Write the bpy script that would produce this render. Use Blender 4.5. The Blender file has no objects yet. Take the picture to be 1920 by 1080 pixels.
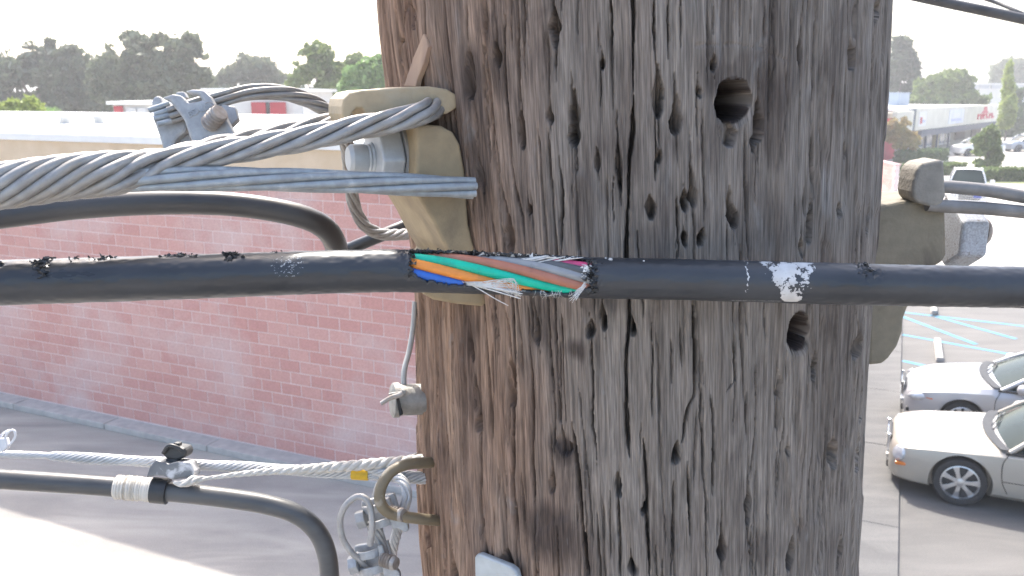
import bpy, bmesh, math, random
import numpy as np
from mathutils import Vector, Matrix

random.seed(7)
RNG = np.random.default_rng(7)
SC = bpy.context.scene
COL = SC.collection
PI = math.pi

# ------------------------------------------------------------------ camera
EYE = 5.9                                   # lens height above the lot
FPX = 1600.0                                # focal length in pixels of a 1920 px wide frame
PITCH = math.atan(365.0 / 1600.0)
CP, SP = math.cos(PITCH), math.sin(PITCH)
cam_d = bpy.data.cameras.new('camera')
cam_d.lens = 30.0
cam_d.sensor_width = 36.0
cam_d.clip_start = 0.02
cam_d.clip_end = 3000.0
cam_d.dof.use_dof = True
cam_d.dof.focus_distance = 0.40
cam_d.dof.aperture_fstop = 34.0
cam = bpy.data.objects.new('camera', cam_d)
cam.location = (0, 0, EYE)
cam.rotation_euler = (math.radians(90) - PITCH, 0, 0)
COL.objects.link(cam)
SC.camera = cam

# ------------------------------------------------------------------ sky, sun, exposure
SUN_AZ = math.radians(-13.0)                # left of straight ahead
SUN_EL = math.radians(54.0)
world = bpy.data.worlds.new('World')
SC.world = world
world.use_nodes = True
wn = world.node_tree.nodes
wl = world.node_tree.links
bg = wn['Background']
sky = wn.new('ShaderNodeTexSky')
sky.sky_type = 'NISHITA'
sky.sun_disc = False
sky.sun_elevation = SUN_EL
sky.sun_rotation = SUN_AZ
sky.air_density = 1.0
sky.dust_density = 4.2
sky.ozone_density = 0.4
wl.new(sky.outputs[0], bg.inputs[0])
bg.inputs[1].default_value = 0.15
sun_d = bpy.data.lights.new('sun', 'SUN')
sun_d.energy = 2.1
sun_d.angle = math.radians(0.8)
sun_d.color = (1.0, 0.95, 0.87)
sun = bpy.data.objects.new('sun', sun_d)
sdir = Vector((math.sin(SUN_AZ) * math.cos(SUN_EL), math.cos(SUN_AZ) * math.cos(SUN_EL), math.sin(SUN_EL)))
sun.rotation_euler = sdir.to_track_quat('Z', 'Y').to_euler()
sun.location = (0, 0, 30)
COL.objects.link(sun)
SC.view_settings.view_transform = 'Standard'
SC.view_settings.look = 'None'
SC.view_settings.gamma = 1.0
SC.view_settings.exposure = 1.82
SC.render.engine = 'CYCLES'
SC.cycles.use_denoising = True
SC.cycles.denoising_prefilter = 'NONE'
SC.cycles.max_bounces = 6
SC.cycles.volume_bounces = 0
SC.cycles.use_adaptive_sampling = True
SC.cycles.adaptive_threshold = 0.01

# ------------------------------------------------------------------ helpers: places
RIGHT = np.array([1.0, 0, 0])
FWD = np.array([0, CP, -SP])
UPV = np.array([0, SP, CP])
CAMP = np.array([0, 0, EYE])


def ray(u, v):
    return np.array([(u - 960) / FPX, CP - (v - 540) / FPX * SP, -SP - (v - 540) / FPX * CP])


def P(u, v, d):
    """point seen at (u, v) of the 1920x1080 photograph, d metres along the lens axis"""
    return CAMP + ray(u, v) * d


def G(u, v, z=0.0):
    r = ray(u, v)
    return CAMP + r * ((z - EYE) / r[2])


def plane_hit(u, v, o, n):
    r = ray(u, v)
    return CAMP + r * (np.dot(np.asarray(o) - CAMP, n) / np.dot(r, n))


SA = math.atan2(0.41, 0.912)                # the lot is turned by this angle
E1 = np.array([math.cos(SA), -math.sin(SA), 0])
E2 = np.array([math.sin(SA), math.cos(SA), 0])


def S(s, w, z=0.0):
    return E1 * s + E2 * w + np.array([0, 0, z])


# ------------------------------------------------------------------ helpers: objects
ORG = {}


def tag(o, label, cat, group=None):
    o['label'] = label
    o['category'] = cat
    if group:
        o['group'] = group
    return o


def kind(o, k):
    o['kind'] = k
    return o


def thing(name, loc, label, cat, group=None):
    o = bpy.data.objects.new(name, None)
    o.empty_display_size = 0.05
    o.location = tuple(loc)
    COL.objects.link(o)
    ORG[o] = np.array(loc, float)
    return tag(o, label, cat, group)


def link_mesh(name, me, mat, parent, org):
    o = bpy.data.objects.new(name, me)
    if mat is not None:
        for m in (mat if isinstance(mat, (list, tuple)) else [mat]):
            me.materials.append(m)
    COL.objects.link(o)
    if parent is not None:
        o.parent = parent
    else:
        o.location = tuple(org)
    ORG[o] = np.array(org, float)
    return o


def mk(name, verts, faces, mat, parent=None, smooth=True, org=None, fix=True):
    v = np.asarray(verts, float)
    if parent is not None:
        org = ORG[parent]
    elif org is None:
        org = np.array([v[:, 0].mean(), v[:, 1].mean(), v[:, 2].min()])
    me = bpy.data.meshes.new(name)
    me.from_pydata((v - org).tolist(), [], [tuple(int(i) for i in f) for f in faces])
    if fix:
        bm = bmesh.new()
        bm.from_mesh(me)
        bmesh.ops.recalc_face_normals(bm, faces=bm.faces)
        bm.to_mesh(me)
        bm.free()
    if smooth:
        me.polygons.foreach_set('use_smooth', [True] * len(me.polygons))
    me.update()
    return link_mesh(name, me, mat, parent, org)


def mk_quads(name, v, f, mat, parent=None, smooth=False, org=None):
    """fast path for big quad meshes (numpy arrays)"""
    v = np.asarray(v, np.float64)
    f = np.asarray(f, np.int32)
    if parent is not None:
        org = ORG[parent]
    elif org is None:
        org = np.array([v[:, 0].mean(), v[:, 1].mean(), v[:, 2].min()])
    me = bpy.data.meshes.new(name)
    me.vertices.add(len(v))
    me.vertices.foreach_set('co', (v - org).astype(np.float32).ravel())
    me.loops.add(f.size)
    me.loops.foreach_set('vertex_index', f.ravel())
    me.polygons.add(len(f))
    me.polygons.foreach_set('loop_start', np.arange(0, f.size, f.shape[1], dtype=np.int32))
    me.polygons.foreach_set('loop_total', np.full(len(f), f.shape[1], np.int32))
    me.update(calc_edges=True)
    if smooth:
        me.polygons.foreach_set('use_smooth', [True] * len(f))
    return link_mesh(name, me, mat, parent, org)


def bevel(o, w, seg=2, ang=35):
    m = o.modifiers.new('bevel', 'BEVEL')
    m.width = w
    m.segments = seg
    m.limit_method = 'ANGLE'
    m.angle_limit = math.radians(ang)
    m.harden_normals = False
    return o


def autosmooth(o, ang=40):
    me = o.data
    me.polygons.foreach_set('use_smooth', [True] * len(me.polygons))
    bm = bmesh.new()
    bm.from_mesh(me)
    a = math.radians(ang)
    for e in bm.edges:
        if len(e.link_faces) == 2:
            e.smooth = e.calc_face_angle(0) < a
    bm.to_mesh(me)
    bm.free()
    return o


def spline(pts, n):
    """Catmull-Rom through pts, resampled evenly to n points"""
    p = np.asarray(pts, float)
    q = np.vstack([2 * p[0] - p[1], p, 2 * p[-1] - p[-2]])
    out = []
    for i in range(1, len(q) - 2):
        t = np.linspace(0, 1, 24, endpoint=False)[:, None]
        a, b, c, d = q[i - 1], q[i], q[i + 1], q[i + 2]
        out.append(0.5 * (2 * b + (c - a) * t + (2 * a - 5 * b + 4 * c - d) * t ** 2 + (3 * b - a - 3 * c + d) * t ** 3))
    out = np.vstack(out + [p[-1:]])
    L = np.r_[0, np.cumsum(np.linalg.norm(np.diff(out, axis=0), axis=1))]
    s = np.linspace(0, L[-1], n)
    return np.stack([np.interp(s, L, out[:, k]) for k in range(out.shape[1])], 1)


def extend(path, a=0.0, b=0.0, step=0.2, sag=0.0):
    """carry a run on beyond both ends along its own direction"""
    path = np.asarray(path, float)
    out = [path]
    if a:
        t = path[0] - path[2]
        t /= np.linalg.norm(t)
        k = np.arange(int(a / step), 0, -1)[:, None] * step
        out.insert(0, path[0] + t * k - Z3_ * sag * k ** 2)
    if b:
        t = path[-1] - path[-3]
        t /= np.linalg.norm(t)
        k = np.arange(1, int(b / step) + 1)[:, None] * step
        out.append(path[-1] + t * k - Z3_ * sag * k ** 2)
    return np.vstack(out)


Z3_ = np.array([0, 0, 1.0])


def frames(path, ref=None):
    T = np.gradient(path, axis=0)
    T /= np.linalg.norm(T, axis=1)[:, None]
    if ref is None:
        ref = np.array([0, 0, 1.0]) if abs(T[0, 2]) < 0.9 else np.array([1.0, 0, 0])
    N = np.zeros_like(path)
    n = ref - T[0] * np.dot(ref, T[0])
    n /= np.linalg.norm(n)
    for i in range(len(path)):
        n = n - T[i] * np.dot(n, T[i])
        n /= np.linalg.norm(n)
        N[i] = n
    return T, N, np.cross(T, N)


def tube_data(path, r, seg=12, caps=True):
    path = np.asarray(path, float)
    n = len(path)
    r = np.broadcast_to(np.asarray(r, float), (n,))
    T, N, B = frames(path)
    a = np.arange(seg) * 2 * PI / seg
    v = path[:, None, :] + r[:, None, None] * (np.cos(a)[None, :, None] * N[:, None, :] + np.sin(a)[None, :, None] * B[:, None, :])
    v = v.reshape(-1, 3)
    f = []
    for i in range(n - 1):
        for j in range(seg):
            k = (j + 1) % seg
            f.append((i * seg + j, i * seg + k, (i + 1) * seg + k, (i + 1) * seg + j))
    if caps:
        f.append(tuple(range(seg))[::-1])
        f.append(tuple((n - 1) * seg + j for j in range(seg)))
    return v, f


def tube(name, path, r, mat, parent=None, seg=12, caps=True, smooth=True):
    v, f = tube_data(path, r, seg, caps)
    o = mk(name, v, f, mat, parent, smooth=smooth, fix=True)
    if smooth and caps:
        autosmooth(o, 50)
    return o


def join_data(parts):
    V, Fc, k = [], [], 0
    for v, f in parts:
        V.append(np.asarray(v, float))
        Fc += [tuple(i + k for i in q) for q in f]
        k += len(v)
    return np.vstack(V), Fc


def box_data(c, ax, ay, az, sx, sy, sz):
    c = np.asarray(c, float)
    v = [c + ax * sx * i / 2 + ay * sy * j / 2 + az * sz * k / 2 for k in (-1, 1) for j in (-1, 1) for i in (-1, 1)]
    f = [(0, 2, 3, 1), (4, 5, 7, 6), (0, 1, 5, 4), (2, 6, 7, 3), (0, 4, 6, 2), (1, 3, 7, 5)]
    return np.array(v), f


X3, Y3, Z3 = np.eye(3)


def box(name, c, size, mat, parent=None, ax=X3, ay=Y3, az=Z3, bev=0.0, seg=2):
    v, f = box_data(c, ax, ay, az, *size)
    o = mk(name, v, f, mat, parent, smooth=False)
    if bev:
        bevel(o, bev, seg)
    return o


def sbox(name, s0, s1, w0, w1, z0, z1, mat, parent=None, bev=0.0):
    return box(name, S((s0 + s1) / 2, (w0 + w1) / 2, (z0 + z1) / 2), (s1 - s0, w1 - w0, z1 - z0), mat, parent, E1, E2, Z3, bev)


def basis(axis, ref=(0, 0, 1)):
    a = np.asarray(axis, float)
    a = a / np.linalg.norm(a)
    r = np.asarray(ref, float)
    if abs(np.dot(a, r)) > 0.95:
        r = np.array([1.0, 0, 0])
    x = r - a * np.dot(a, r)
    x /= np.linalg.norm(x)
    return x, np.cross(a, x), a


def lathe_data(o, axis, prof, seg=24, ref=(0, 0, 1)):
    x, y, a = basis(axis, ref)
    o = np.asarray(o, float)
    v, f = [], []
    for r, h in prof:
        for j in range(seg):
            t = 2 * PI * j / seg
            v.append(o + a * h + (x * math.cos(t) + y * math.sin(t)) * max(r, 1e-5))
    n = len(prof)
    for i in range(n - 1):
        for j in range(seg):
            k = (j + 1) % seg
            f.append((i * seg + j, i * seg + k, (i + 1) * seg + k, (i + 1) * seg + j))
    f.append(tuple(range(seg)))
    f.append(tuple((n - 1) * seg + j for j in range(seg)))
    return np.array(v), f


def lathe(name, o, axis, prof, mat, parent=None, seg=24, ref=(0, 0, 1), ang=35):
    v, f = lathe_data(o, axis, prof, seg, ref)
    return autosmooth(mk(name, v, f, mat, parent), ang)


def extrude_data(poly, vec):
    p = np.asarray(poly, float)
    n = len(p)
    v = np.vstack([p, p + np.asarray(vec)])
    f = [tuple(range(n)), tuple(range(2 * n - 1, n - 1, -1))]
    for i in range(n):
        j = (i + 1) % n
        f.append((i, j, n + j, n + i))
    return v, f


def slab(name, poly, vec, mat, parent=None, bev=0.0, seg=2):
    v, f = extrude_data(poly, vec)
    o = mk(name, v, f, mat, parent, smooth=False)
    if bev:
        bevel(o, bev, seg)
    return o


def smooth_poly(pts, n=3):
    """round a closed 2-D outline (Chaikin)"""
    p = np.asarray(pts, float)
    for _ in range(n):
        q = np.roll(p, -1, axis=0)
        p = np.stack([0.75 * p + 0.25 * q, 0.25 * p + 0.75 * q], 1).reshape(-1, p.shape[1])
    return p


def vnoise(x, y, seed=0):
    """smooth value noise in [-1, 1] on arrays"""
    r = np.random.default_rng(seed)
    tab = r.random((256, 256)) * 2 - 1
    xi, yi = np.floor(x).astype(int), np.floor(y).astype(int)
    fx, fy = x - xi, y - yi
    fx, fy = fx * fx * (3 - 2 * fx), fy * fy * (3 - 2 * fy)
    g = lambda i, j: tab[(xi + i) & 255, (yi + j) & 255]
    return (g(0, 0) * (1 - fx) + g(1, 0) * fx) * (1 - fy) + (g(0, 1) * (1 - fx) + g(1, 1) * fx) * fy


# ------------------------------------------------------------------ helpers: materials
MATS = {}


def nd(nt, t, **kw):
    n = nt.nodes.new(t)
    for k, v in kw.items():
        setattr(n, k, v)
    return n


def noise_fac(nt, coord, scale, detail=4, stretch=None, lo=0.35, hi=0.65, rough=0.55, dist=0.0, rot=None):
    src = coord
    if stretch is not None or rot is not None:
        mp = nd(nt, 'ShaderNodeMapping')
        if stretch is not None:
            mp.inputs['Scale'].default_value = stretch
        if rot is not None:
            mp.inputs['Rotation'].default_value = rot
        nt.links.new(coord, mp.inputs[0])
        src = mp.outputs[0]
    n = nd(nt, 'ShaderNodeTexNoise')
    n.inputs['Scale'].default_value = scale
    n.inputs['Detail'].default_value = detail
    n.inputs['Roughness'].default_value = rough
    n.inputs['Distortion'].default_value = dist
    nt.links.new(src, n.inputs['Vector'])
    m = nd(nt, 'ShaderNodeMapRange')
    m.inputs[1].default_value = lo
    m.inputs[2].default_value = hi
    nt.links.new(n.outputs[0], m.inputs[0])
    return m.outputs[0]


def mixc(nt, fac, a, b, blend='MIX'):
    m = nd(nt, 'ShaderNodeMix', data_type='RGBA', blend_type=blend)
    for sock, val in ((m.inputs[0], fac), (m.inputs[6], a), (m.inputs[7], b)):
        if hasattr(val, 'is_linked') or isinstance(val, bpy.types.NodeSocket):
            nt.links.new(val, sock)
        elif isinstance(val, (int, float)):
            sock.default_value = val
        else:
            sock.default_value = (*val, 1.0) if len(val) == 3 else val
    return m.outputs[2]


def new_mat(name):
    m = bpy.data.materials.new(name)
    m.use_nodes = True
    nt = m.node_tree
    b = nt.nodes['Principled BSDF']
    tc = nd(nt, 'ShaderNodeTexCoord')
    return m, nt, b, tc.outputs['Object']


def bump(nt, b, fac, strength, dist):
    n = nd(nt, 'ShaderNodeBump')
    n.inputs['Strength'].default_value = strength
    n.inputs['Distance'].default_value = dist
    nt.links.new(fac, n.inputs['Height'])
    nt.links.new(n.outputs[0], b.inputs['Normal'])


def M(name, c1, c2=None, rough=0.6, metal=0.0, scale=20, lo=0.35, hi=0.65, stretch=None, bumps=0.0, bscale=None, bdist=0.001,
      spec=0.5, c3=None, s3=6, lo3=0.5, hi3=0.7, rough2=None, detail=5, coat=0.0, objrand=0.0):
    """weathered surface: two colours mixed by noise, an optional third in larger patches, fine relief"""
    if name in MATS:
        return MATS[name]
    m, nt, b, co = new_mat(name)
    c2 = c2 or tuple(x * 0.8 for x in c1)
    f = noise_fac(nt, co, scale, detail, stretch, lo, hi)
    col = mixc(nt, f, c1, c2)
    if c3 is not None:
        f3 = noise_fac(nt, co, s3, 5, stretch, lo3, hi3, dist=0.4)
        col = mixc(nt, f3, col, c3)
    if objrand:
        oi = nd(nt, 'ShaderNodeObjectInfo')
        mr = nd(nt, 'ShaderNodeMapRange')
        mr.inputs[3].default_value = 1 - objrand
        mr.inputs[4].default_value = 1 + objrand
        nt.links.new(oi.outputs['Random'], mr.inputs[0])
        hs = nd(nt, 'ShaderNodeHueSaturation')
        nt.links.new(col, hs.inputs['Color'])
        nt.links.new(mr.outputs[0], hs.inputs['Value'])
        col = hs.outputs[0]
    nt.links.new(col, b.inputs['Base Color'])
    b.inputs['Roughness'].default_value = rough
    if rough2 is not None:
        mr = nd(nt, 'ShaderNodeMapRange')
        mr.inputs[3].default_value = rough
        mr.inputs[4].default_value = rough2
        nt.links.new(noise_fac(nt, co, scale * 1.7, 4, stretch), mr.inputs[0])
        nt.links.new(mr.outputs[0], b.inputs['Roughness'])
    b.inputs['Metallic'].default_value = metal
    b.inputs['Specular IOR Level'].default_value = spec
    b.inputs['Coat Weight'].default_value = coat
    if bumps:
        bump(nt, b, noise_fac(nt, co, bscale or scale * 3, 5, stretch, 0.2, 0.8), bumps, bdist)
    MATS[name] = m
    return m

# ================================================================== THE SETTING
# ------------------------------------------------------------------ ground
def concrete_mat(name, base, dark, light, sc=0.6):
    m, nt, b, co = new_mat(name)
    rot = (0, 0, SA)
    f1 = noise_fac(nt, co, sc, 8, (1, 1, 1), 0.3, 0.7, rough=0.7, rot=rot)
    f2 = noise_fac(nt, co, sc * 1.6, 6, (0.35, 1.6, 1), 0.42, 0.72, dist=0.6, rot=rot)
    f3 = noise_fac(nt, co, 60, 3, None, 0.3, 0.7)
    c = mixc(nt, f1, base, dark)
    c = mixc(nt, f2, c, light)
    c = mixc(nt, 0.18, c, mixc(nt, f3, (0.2, 0.2, 0.2), (0.9, 0.9, 0.88)), 'OVERLAY')
    nt.links.new(c, b.inputs['Base Color'])
    b.inputs['Roughness'].default_value = 0.85
    bump(nt, b, f3, 0.3, 0.004)
    MATS[name] = m
    return m


concrete = concrete_mat('concrete_yard', (0.315, 0.298, 0.272), (0.235, 0.224, 0.208), (0.42, 0.395, 0.35))
lotmat = concrete_mat('lot_surface', (0.122, 0.119, 0.115), (0.098, 0.096, 0.094), (0.150, 0.145, 0.139), 0.8)
walkmat = concrete_mat('walk_concrete', (0.118, 0.117, 0.115), (0.096, 0.095, 0.095), (0.145, 0.143, 0.139), 1.3)
roadmat = concrete_mat('road_concrete', (0.42, 0.40, 0.375), (0.36, 0.345, 0.32), (0.5, 0.47, 0.43), 0.2)
grassmat = M('grass', (0.13, 0.17, 0.05), (0.22, 0.24, 0.09), 0.9, scale=8, bumps=0.4, bscale=60, bdist=0.03)

gv = [(-420, -90, 0), (420, -90, 0), (420, 760, 0), (-420, 760, 0)]
kind(mk('ground', gv, [(0, 1, 2, 3)], concrete, smooth=False, org=(0, 0, 0)), 'structure')


def sheet(name, pts, z, m):
    v = [np.array([p[0], p[1], z]) for p in pts]
    return kind(mk(name, v, [tuple(range(len(v)))], m, smooth=False, org=(0, 0, z)), 'structure')


sheet('parking_lot', [S(0.465, -6), S(30, -6), S(30, 33), S(0.465, 33)], 0.004, lotmat)
sheet('road', [S(-60, 40), S(120, 40), S(120, 56), S(-60, 56)], 0.004, roadmat)
sheet('grass_verge', [S(2, 66), S(90, 66), S(90, 69), S(2, 69)], 0.008, grassmat)

# raised walk under the pole, its kerb facing the lot, slab by slab
walk = kind(sbox('walkway', -1.9, 0.455, -6.0, 33.0, 0.0, 0.035, walkmat), 'structure')
for i in range(13):
    w0 = -6 + 3.0 * i
    sbox('slab', -1.895, 0.462, w0 + 0.006, w0 + 2.994, 0.02, 0.055 + 0.002 * (i % 2), walkmat, walk, 0.008)

# painted bay lines on the lot
blue = M('blue_paint', (0.05, 0.24, 0.42), (0.09, 0.28, 0.42), 0.7, scale=5, c3=(0.12, 0.13, 0.135), s3=14, lo3=0.55, hi3=0.75)


def strip(name, a, b, wd, m, z=0.009):
    a, b = np.array(a[:2]), np.array(b[:2])
    d = (b - a) / np.linalg.norm(b - a)
    n = np.array([-d[1], d[0]]) * wd / 2
    return kind(mk(name, [(*(a + n), z), (*(b + n), z), (*(b - n), z), (*(a - n), z)], [(0, 1, 2, 3)], m, smooth=False), 'structure')


strip('bay_line', G(1692, 586), S(7.0, 24.6), 0.13, blue)
strip('bay_line', G(1692, 594), G(1830, 646), 0.14, blue)
strip('bay_line', G(1748, 592), G(1905, 636), 0.14, blue)
strip('bay_line', G(1692, 628), S(6.0, 20.9), 0.13, blue)
strip('bay_line', G(1692, 677), S(5.6, 18.3), 0.14, blue)
strip('bay_line', S(0.7, 15.45), S(5.6, 15.45), 0.10, M('white_paint_worn', (0.5, 0.5, 0.5), (0.3, 0.3, 0.3), 0.8, scale=12))

wsm = M('wheel_stop_concrete', (0.42, 0.41, 0.39), (0.30, 0.295, 0.285), 0.85, scale=14, bumps=0.3)


def wheel_stop(s, w, label):
    prof = [(-0.085, 0.009), (0.085, 0.009), (0.065, 0.12), (-0.065, 0.12)]
    poly = [S(s + a, w, z) for a, z in prof]
    o = slab('wheel_stop', poly, E2 * 1.75, wsm, None, 0.015)
    tag(o, label, 'wheel stop', 'concrete wheel stops in the parking bays')


gA = G(1762, 680)
gB = G(1752, 590)
for g, lb in ((gA, 'concrete wheel stop lying between blue lines above the silver car'),
              (gB, 'concrete wheel stop just under the black cable, farther of the two')):
    wheel_stop(float(np.dot(g, E1)), float(np.dot(g, E2)), lb)

# ------------------------------------------------------------------ red block building on the left
WW = 10.47
S0, S1, DEPTH = -34.0, -3.0, 12.5
ZB = 4.56
ZT = 5.22
mortar = M('mortar', (0.66, 0.54, 0.52), (0.74, 0.63, 0.61), 0.9, scale=7)


def block_mat(name, use_attr):
    m, nt, b, co = new_mat(name)
    geo = nd(nt, 'ShaderNodeNewGeometry')
    gp = geo.outputs['Position']
    if use_attr:
        at = nd(nt, 'ShaderNodeAttribute', attribute_name='tone')
        r = at.outputs['Fac']
    else:
        oi = nd(nt, 'ShaderNodeObjectInfo')
        r = oi.outputs['Random']
    c = mixc(nt, r, (0.53, 0.265, 0.228), (0.59, 0.330, 0.285))
    pale = noise_fac(nt, gp, 0.55, 6, (1, 1, 1.3), 0.47, 0.72, dist=0.5)
    pm = nd(nt, 'ShaderNodeMath', operation='MULTIPLY')
    nt.links.new(pale, pm.inputs[0])
    pm.inputs[1].default_value = 0.72
    c = mixc(nt, pm.outputs[0], c, (0.62, 0.50, 0.47))
    fine = noise_fac(nt, gp, 35, 5, None, 0.3, 0.7)
    c = mixc(nt, 0.25, c, mixc(nt, fine, (0.25, 0.25, 0.25), (0.8, 0.8, 0.8)), 'OVERLAY')
    nt.links.new(c, b.inputs['Base Color'])
    b.inputs['Roughness'].default_value = 0.88
    bump(nt, b, noise_fac(nt, gp, 70, 4, None, 0.2, 0.8), 0.5, 0.006)
    return m


blk_o = block_mat('red_block', False)
blk_s = block_mat('red_block_far', True)
bldg = thing('block_building', S((S0 + S1) / 2, WW + DEPTH / 2, 0),
             'long low building of faded red blocks with beige roof band, left of the pole', 'building')
stucco = M('beige_stucco', (0.60, 0.46, 0.31), (0.66, 0.52, 0.37), 0.9, scale=3, bumps=0.2, bscale=120, bdist=0.003)
capm = M('white_metal_cap', (0.72, 0.71, 0.68), (0.80, 0.79, 0.76), 0.5, scale=2)
roofm = M('white_roof', (0.72, 0.71, 0.68), (0.62, 0.61, 0.58), 0.7, scale=0.7)
sbox('wall_core', S0, S1, WW + 0.0025, WW + DEPTH, 0.0, ZB, mortar, bldg)
sbox('beige_band', S0 - 0.03, S1 + 0.03, WW - 0.05, WW + DEPTH + 0.05, ZB, ZT - 0.13, stucco, bldg, 0.01)
sbox('roof_sheet', S0, S1, WW + 0.35, WW + DEPTH - 0.3, ZT - 0.129, ZT - 0.09, roofm, bldg)
for nm, a in (('parapet_cap', (S0 - 0.06, S1 + 0.06, WW - 0.10, WW + 0.32)), ('parapet_cap', (S0 - 0.06, S1 + 0.06, WW + DEPTH - 0.3, WW + DEPTH + 0.1)),
              ('parapet_cap', (S1 - 0.3, S1 + 0.05, WW + 0.33, WW + DEPTH - 0.31))):
    sbox(nm, *a, ZT - 0.128, ZT, capm, bldg, 0.01)
kerbm = M('footing_concrete', (0.46, 0.44, 0.41), (0.36, 0.345, 0.33), 0.9, scale=6, bumps=0.3)
for i in range(14):
    a = S1 - 2.4 * (i + 1)
    sbox('footing', a + 0.01, a + 2.39, WW - 0.34, WW + 0.002, 0.0, 0.11 + 0.004 * (i % 3), kerbm, bldg, 0.012)

BL, BH, JT = 0.40, 0.20, 0.011
bv, bf = box_data((0, 0, 0), E1, E2, Z3, BL - JT, 0.06, BH - JT)
bm_ = bpy.data.meshes.new('block')
_b = bmesh.new()
for p in bv:
    _b.verts.new(p)
_b.verts.ensure_lookup_table()
for q in bf:
    _b.faces.new([_b.verts[i] for i in q])
bmesh.ops.recalc_face_normals(_b, faces=_b.faces)
_fr = [e for e in _b.edges if all(np.dot(np.array(v.co), E2) < 0 for v in e.verts)]
bmesh.ops.bevel(_b, geom=_fr, offset=0.006, segments=1, affect='EDGES')
_b.to_mesh(bm_)
_b.free()
bm_.materials.append(blk_o)
cells = []
rows = int((ZB - 0.12) / BH)
for r in range(rows):
    z = 0.13 + BH * (r + 0.5)
    n = int((S1 - S0) / BL)
    for k in range(n):
        s = S1 - 0.02 - BL * (k + 0.5 + (0.5 if r % 2 else 0))
        if s < S0:
            continue
        c = S(s, WW + 0.028 - 0.004 * random.random(), z)
        d = c - CAMP
        dep = float(np.dot(d, FWD))
        u = 960 + FPX * np.dot(d, RIGHT) / dep
        v = 540 - FPX * np.dot(d, UPV) / dep
        hid = (u > 778 or u < -8 or v > 880 or v < 345 or (478 < v < 560) or (v < 400 and u < 560) or (v < 420 and 0 < u < 180))
        cells.append((hid, dep, c))
seen = sorted([c for c in cells if not c[0]], key=lambda c: c[1])
rest = seen[300:] + [c for c in cells if c[0]]
for hid, dep, c in seen[:300]:
    o = bpy.data.objects.new('block', bm_)
    o.parent = bldg
    o.location = tuple(c - ORG[bldg])
    COL.objects.link(o)
    ORG[o] = c
me0 = np.array([v.co for v in bm_.vertices])
nv = len(me0)
fl = [tuple(p.vertices) for p in bm_.polygons]
RV = np.vstack([me0 + c[2] for c in rest])
RF = [tuple(i + k * nv for i in f) for k in range(len(rest)) for f in fl]
ro = mk('block_mass', RV, RF, blk_s, bldg, smooth=False, fix=False)
at = ro.data.attributes.new('tone', 'FLOAT', 'POINT')
at.data.foreach_set('value', np.repeat(RNG.random(len(rest)), nv).astype(np.float32))
kind(ro, 'stuff')
# the same blocks on the end wall
ev, ef = box_data((0, 0, 0), E2, E1, Z3, BL - JT, 0.06, BH - JT)
EV, EF, tn = [], [], []
for r in range(rows):
    for k in range(int(DEPTH / BL)):
        c = S(S1 - 0.026, WW + 0.05 + BL * (k + 0.5 + (0.5 if r % 2 else 0)), 0.13 + BH * (r + 0.5))
        EF += [tuple(i + 8 * len(tn) for i in f) for f in ef]
        EV.append(ev + c)
        tn.append(random.random())
ro = mk('block_mass', np.vstack(EV), EF, blk_s, bldg, smooth=False)
at = ro.data.attributes.new('tone', 'FLOAT', 'POINT')
at.data.foreach_set('value', np.repeat(np.array(tn), 8).astype(np.float32))
kind(ro, 'stuff')

# low vents and kerbs on that roof
ventm = M('roof_vent_metal', (0.62, 0.62, 0.60), (0.5, 0.5, 0.49), 0.5, metal=0.3, scale=5)
for (u, v, h, r, lb) in ((122, 232, 0.24, 0.22, 'pale roof vent on the white roof, left of the other low one'),
                         (186, 231, 0.24, 0.22, 'pale roof vent on the white roof, beside the far white shed')):
    g = G(u, v, ZT - 0.09)
    t = thing('roof_vent', g, lb, 'roof vent', 'vents on the white roof')
    lathe('pipe', g, Z3, [(r * 0.6, -0.02), (r * 0.6, h * 0.6)], ventm, t, 14)
    lathe('hood', g + Z3 * h * 0.6, Z3, [(r, 0), (r, h * 0.25), (r * 0.4, h * 0.42)], ventm, t, 14)

# ------------------------------------------------------------------ white shed with red shutters behind the roof
shedm = M('shed_wall', (0.55, 0.54, 0.52), (0.62, 0.61, 0.59), 0.7, scale=1)
redm = M('red_panel', (0.40, 0.035, 0.05), (0.34, 0.03, 0.04), 0.6, scale=2)
darkm = M('dark_opening', (0.05, 0.05, 0.055), (0.07, 0.07, 0.07), 0.7, scale=3)


def panel_on(name, uv, d, t, m, par, axu=X3):
    (u0, v0, u1, v1) = uv
    p = [P(u0, v1, d), P(u1, v1, d), P(u1, v0, d), P(u0, v0, d)]
    w = np.linalg.norm(p[1] - p[0])
    h = np.linalg.norm(p[3] - p[0])
    c = sum(p) / 4
    n = np.cross(axu, Z3)
    return box(name, c, (w, t, h), m, par, axu, n, Z3)


def far_block(name, u0, u1, v0, d, depth, m, label, cat, z0=0.0, roofm_=None):
    """a far building: front face spans u0..u1 at lens depth d, eaves seen at v0"""
    a, b = P(u0, v0, d), P(u1, v0, d)
    t = thing(name, ((a[0] + b[0]) / 2, a[1] + depth / 2, 0), label, cat)
    box('wall', ((a[0] + b[0]) / 2, a[1] + depth / 2, (a[2] + z0) / 2), (b[0] - a[0], depth, a[2] - z0), m, t)
    box('roof', ((a[0] + b[0]) / 2, a[1] + depth / 2, a[2] + 0.09), (b[0] - a[0] + 0.5, depth + 0.5, 0.18), roofm_ or capm, t)
    return t, a


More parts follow.
